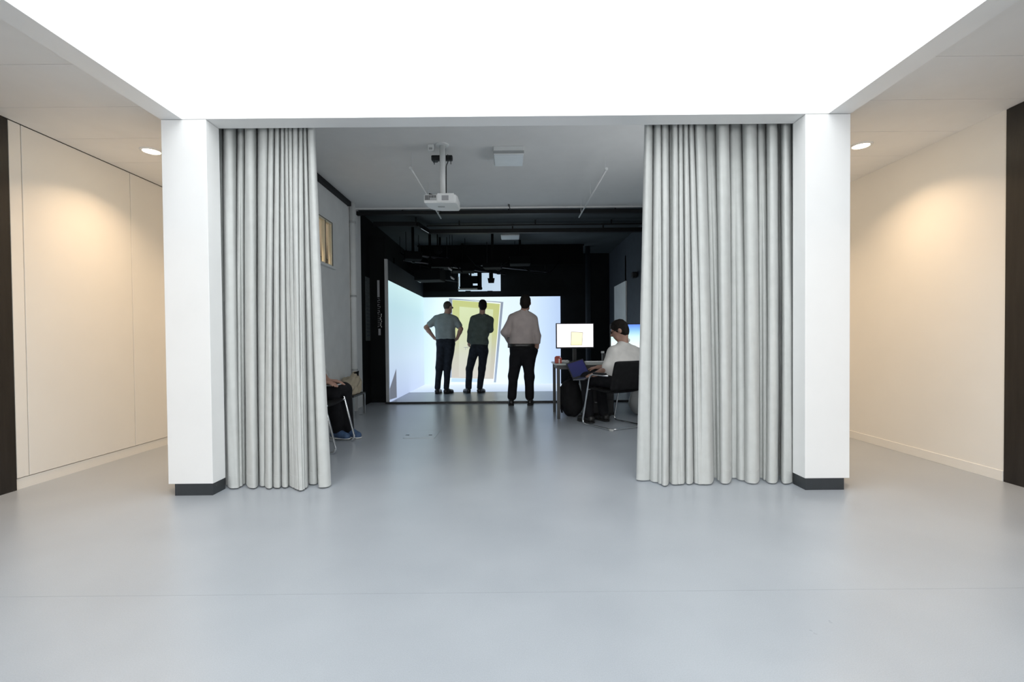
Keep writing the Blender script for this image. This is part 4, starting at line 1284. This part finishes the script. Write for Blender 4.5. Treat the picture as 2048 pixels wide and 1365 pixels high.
fg.hair('hair_dark', 'full')
fg.shoe(W2(-.02, -.44, 0), W2(.08, -.42, 0) + np.array((.05, -.05, 0)), 'sneaker_blue', sole='sole_white')
fg.shoe(W2(.09, -.50, 0), W2(.18, -.48, 0) + np.array((.05, -.05, 0)), 'sneaker_blue', sole='sole_white')
t = thing('tablet', 'grey tablet lying on the lap of the person behind the left curtain', 'tablet', W2(.10, .0, .612))
obj('slab', BX(-.13, .10, -.10, .10, 0, .012, bev=.004), 'plastic_grey', t)
obj('display', BX(-.12, .09, -.09, .09, .012, .0125), 'plastic_black', t)

# side table with cream jacket near the wall end
sx, sy = -2.245, 6.47
t = thing('low_bench', 'low dark bench under the cream jacket', 'bench', (sx, sy, 0))
obj('table_top', BX(-.15, .12, -.25, .25, .285, .31, bev=.004), 'plastic_black', t)
obj('front_panel', BX(-.13, .10, -.23, -.215, .06, .285), 'plastic_black', t)
for x in (-.135, .105):
    for y in (-.235, .235):
        obj('leg', BX(x - .012, x + .012, y - .012, y + .012, 0, .285), 'steel', t)
def lump(name, blobs, m, parent, base, cut_z=None, wr=.012, fr=26, seed=4, h=.012):
    lo = np.array([min(b[0][k] - max(b[1]) for b in blobs) for k in range(3)]) - .08
    hi = np.array([max(b[0][k] + max(b[1]) for b in blobs) for k in range(3)]) + .08
    f = Field(lo, hi, h)
    for c_, r_, k_ in blobs: f.ell(c_, r_, np.eye(3), k_)
    f.wrinkle(wr, fr, seed)
    if cut_z is not None: f.cut_plane((0, 0, cut_z), (0, 0, -1))
    return link_mesh(name, f.mesh(name), m, parent)
jk = thing('jacket', 'crumpled cream jacket lying on the low bench by the left wall', 'jacket', (sx, sy - .02, .31))
lump('cloth', [((-.02, 0, .05), (.135, .20, .07), .02), ((-.03, -.05, .13), (.10, .10, .07), .015), ((.05, .03, .17), (.07, .11, .09), .015), ((.075, .0, .25), (.05, .06, .06), .015), ((-.06, .08, .18), (.07, .09, .06), .01), ((.03, -.14, .09), (.09, .05, .05), .01)], 'cream_cloth', jk, None, cut_z=0.0, wr=.03, fr=42, h=.010)
obj('collar_flap', prism(bmesh.new(), [(.06, -.06, .30), (.13, -.05, .325), (.115, -.03, .25)], (0, .02, 0)), 'black_fabric', jk)

# ------------------------------------------------------------------ desk, monitors and things around it
DX0, DX1, DY0, DY1, DZ = .565, 2.05, 6.04, 6.72, .725
t = thing('desk', 'long steel-legged desk with a grey-green top in front of the dark wall', 'desk', (DX0, DY0, 0))
loc_box(t, 'table_top', 'desk_top', DX0, DX1, DY0, DY1, DZ - .022, DZ, bev=.004)
for (x, y) in ((DX0 + .02, DY0 + .02), (DX0 + .02, DY1 - .06), (DX1 - .06, DY0 + .02), (DX1 - .06, DY1 - .06)):
    loc_box(t, 'leg', 'desk_metal', x, x + .04, y, y + .04, 0, DZ - .022)
loc_box(t, 'apron', 'desk_metal', DX0 + .06, DX1 - .06, DY0 + .03, DY0 + .05, DZ - .075, DZ - .022)
loc_box(t, 'apron', 'desk_metal', DX0 + .03, DX0 + .05, DY0 + .06, DY1 - .06, DZ - .075, DZ - .022)
def monitor(cx, cy, cz, w, h, rz, label, img, zbase, extra=None):
    t = thing('monitor', label, 'monitor', (cx, cy, zbase), rz, 'monitors on the desk')
    z0 = cz - zbase
    obj('bezel', BX(-w / 2, w / 2, 0, .03, z0 - h / 2, z0 + h / 2, bev=.004), 'plastic_black', t)
    b = .012
    sc_ = obj('display', BX(-w / 2 + b, w / 2 - b, -.002, 0, z0 - h / 2 + b + .006, z0 + h / 2 - b), img, t)
    obj('stand', BX(-.025, .025, .03, .055, 0.01, z0 + .02), 'plastic_grey' if extra else 'plastic_black', t)
    obj('stand_foot', BX(-.12, .12, -.05, .13, 0, .012, bev=.004), 'plastic_black', t)
    return t, sc_, z0
screen_mat('white_screen', [(0, (255, 248, 255)), (1, (255, 250, 255))], 'X', -.3, .3, 1.05)
screen_mat('blue_screen', [(0, (250, 255, 255)), (.45, (215, 255, 250)), (.75, (130, 195, 255)), (1, (70, 125, 240))], 'Z', .20, .52, 1.0)
screen_mat('yellow_image', [(0, (240, 226, 110)), (.6, (250, 244, 190)), (1, (252, 246, 205))], 'Z', .14, .30, 1.0)
MY = 6.45
ma, mb_ = at(1111.5, 647, MY), at(1189, 697, MY)
mw_, mh_ = mb_.x - ma.x, ma.z - mb_.z
mt, sc_, z0 = monitor((ma.x + mb_.x) / 2, MY, (ma.z + mb_.z) / 2, mw_, mh_, .10, 'white glowing monitor on the desk showing a small yellow door', 'white_screen', DZ)
def mp(px, py): 
    q = at(px, py, MY); return q.x - mt.location.x, q.z - DZ
x0, zt_ = mp(1141, 664); x1, zb2 = mp(1166, 691)
obj('door_outline', prism(bmesh.new(), [(x0, -.004, zb2), (x1 - .012, -.004, zb2), (x1, -.004, zt_ - .01), (x0 + .008, -.004, zt_)], (0, .0015, 0)), 'wood_drawer', mt)
obj('door_picture', prism(bmesh.new(), [(x0 + .004, -.006, zb2 + .003), (x1 - .016, -.006, zb2 + .003), (x1 - .004, -.006, zt_ - .014), (x0 + .012, -.006, zt_ - .004)], (0, .0015, 0)), 'yellow_image', mt)
BY = 6.50
ba = at(1221, 648, BY); bb = at(1330, 712, BY)
monitor((ba.x + bb.x) / 2, BY, (ba.z + bb.z) / 2, bb.x - ba.x, ba.z - bb.z, -.12, 'large monitor with blue desktop behind the seated man', 'blue_screen', DZ)

t = thing('keyboard', 'slim pale keyboard on the desk beside the seated man', 'keyboard', (at(1195, 723, 6.25).x, 6.25, DZ))
obj('base', BX(-.17, .17, -.06, .06, 0, .015, bev=.004), 'plastic_grey', t)
for r_ in range(4):
    for k in range(12):
        obj('key', BX(-.16 + k * .027, -.138 + k * .027, -.05 + r_ * .026, -.03 + r_ * .026, .015, .021), 'plastic_white', t)
q = at(1117, 720, 6.2)
t = thing('red_box', 'small open red box on the left end of the desk', 'box', (q.x, 6.2, DZ))
obj('body', BX(-.05, .04, -.03, .03, 0, .075, bev=.004), 'red_card', t)
obj('lid', prism(bmesh.new(), [(-.052, -.032, .075), (-.052, .032, .075), (-.03, .034, .095), (-.03, -.034, .095)], (.06, 0, .0)), 'red_card', t)
obj('paper_slip', BX(.0, .012, -.035, -.031, .0, .06), 'paper', t)
q = at(1130, 723, 6.2)
t = thing('cable_heap', 'small heap of pale cables on the desk beside the red box', 'cables', (q.x, 6.2, DZ))
rr_ = random.Random(5)
for k in range(4):
    pts = [(rr_.uniform(-.06, .06), rr_.uniform(-.05, .05), .008 + .03 * rr_.random()) for _ in range(6)]
    obj('cable', TB(fillet(pts, .03), .004, 6), 'plastic_grey' if k % 2 else 'paper', t, smooth=True)
t = thing('water_bottle', 'small pale bottle on the desk in front of the seated man', 'bottle', (at(1217, 715, 6.2).x, 6.2, DZ))
obj('body', lathe(bmesh.new(), [(.028, 0), (.03, .01), (.03, .11), (.014, .14), (.014, .155)], seg=18), 'plastic_white', t, smooth=True)
obj('cap', lathe(bmesh.new(), [(.016, .155), (.016, .175), (.001, .176)], seg=18), 'plastic_grey', t)
t = thing('power_supply', 'small black box with grey plug on the desk beside the bottle', 'power supply', (at(1219, 706, 6.35).x - .05, 6.42, DZ))
obj('box', BX(-.04, .04, -.03, .03, 0, .12, bev=.006), 'plastic_black', t)
obj('plug', BX(-.05, -.01, -.02, .02, .12, .15, bev=.005), 'plastic_grey', t)

# laptop on the lap
t = thing('laptop', 'laptop with dim blue display resting on the lap of the seated man', 'laptop', (0, 0, 0))
lh0, lh1 = Vector(at(1146, 759, 5.78)), Vector(at(1180, 748, 5.86))
lt0, lt1 = Vector(at(1132, 728, 5.87)), Vector(at(1160, 712, 5.95))
lt1 = lt0 + (lh1 - lh0)
t.location = lh0
nrm = (lh1 - lh0).cross(lt0 - lh0).normalized()
if nrm.y > 0: nrm = -nrm
screen_mat('laptop_screen', [(0, (26, 34, 66)), (1, (34, 34, 84))], 'Z', 0, .25, .9, base=.01)
obj('lid', prism(bmesh.new(), loc_pts(t, [lh0, lh1, lt1, lt0]), -nrm * .008), 'plastic_black', t)
ins = lambda u, v: lh0 + (lh1 - lh0) * u + (lt0 - lh0) * v + nrm * .0008
obj('display', prism(bmesh.new(), loc_pts(t, [ins(.05, .08), ins(.95, .08), ins(.95, .94), ins(.05, .94)]), nrm * .001), 'laptop_screen', t)
bk0 = Vector((-FW[0], -FW[1], 0)) * .22
obj('keyboard_base', prism(bmesh.new(), loc_pts(t, [lh0, lh1, lh1 + bk0 + Vector((0, 0, .02)), lh0 + bk0 + Vector((0, 0, .02))]), (0, 0, -.016)), 'steel', t)

# dark bags under the desk
q = at_z(1133, 850, 0)
bgx, bgy = .80, 6.30
t = thing('backpack', 'bulging black backpack standing under the left end of the desk', 'backpack', (bgx, bgy, 0))
lump('body', [((0, 0, .22), (.15, .13, .23), .03), ((.02, -.08, .14), (.12, .08, .13), .04), ((-.02, 0, .40), (.11, .10, .10), .05)], 'black_fabric', t, None, cut_z=.002, wr=.01, fr=30, seed=8)
obj('strap', TB(fillet([(-.08, -.08, .42), (-.16, -.05, .40), (-.165, -.02, .25), (-.13, -.02, .05)], .05), .014, 8), 'black_fabric', t, smooth=True)
obj('handle', TB(fillet([(-.05, 0, .48), (-.03, 0, .53), (.04, 0, .53), (.06, 0, .47)], .03), .010, 8), 'black_fabric', t, smooth=True)
t = thing('drawer_unit', 'black drawer pedestal standing under the desk', 'drawer unit', (1.16, 6.42, 0))
obj('carcass', BX(-.20, .20, -.20, .25, .02, .60, bev=.004), 'plastic_black', t)
for k in range(3):
    dd = obj('drawer', BX(-.19, .19, -.215, -.20, .05 + k * .185, .22 + k * .185, bev=.003), 'plastic_black', t)
    obj('handle', BX(-.06, .06, -.23, -.215, .19 + k * .185, .20 + k * .185), 'steel', dd)
q = at_z(1272, 812, 0)
t = thing('grey_bag', 'slouched grey bag on the floor behind the desk chair', 'bag', (1.78, 6.35, 0))
lump('body', [((0, 0, .17), (.19, .13, .19), .03), ((-.02, -.02, .30), (.13, .10, .07), .05)], 'plastic_grey', t, None, cut_z=.002, wr=.012, fr=22, seed=14)
obj('strap', TB(fillet([(-.12, 0, .28), (-.06, -.04, .45), (.06, -.04, .45), (.12, 0, .28)], .08), .010, 8), 'black_fabric', t, smooth=True)

# floor hatch
t = thing('floor_hatch', 'flush floor hatch with two small dark finger holes', 'hatch', (-1.0, 5.13, 0))
loc_box(t, 'cover', 'linoleum', -1.165, -.835, 4.94, 5.34, 0, .002)
for (a, b, cc, dd) in ((-1.17, -.83, 4.935, 4.942), (-1.17, -.83, 5.34, 5.347), (-1.17, -1.163, 4.935, 5.347), (-.837, -.83, 4.935, 5.347)):
    loc_box(t, 'edge_strip', 'steel', a, b, cc, dd, 0, .0026)
for px in (815, 861):
    q = at_z(px, 871, 0)
    loc_box(t, 'finger_hole', 'plastic_black', q.x - .018, q.x + .018, q.y - .014, q.y + .014, .0, .0032)

bpy.context.view_layer.update()
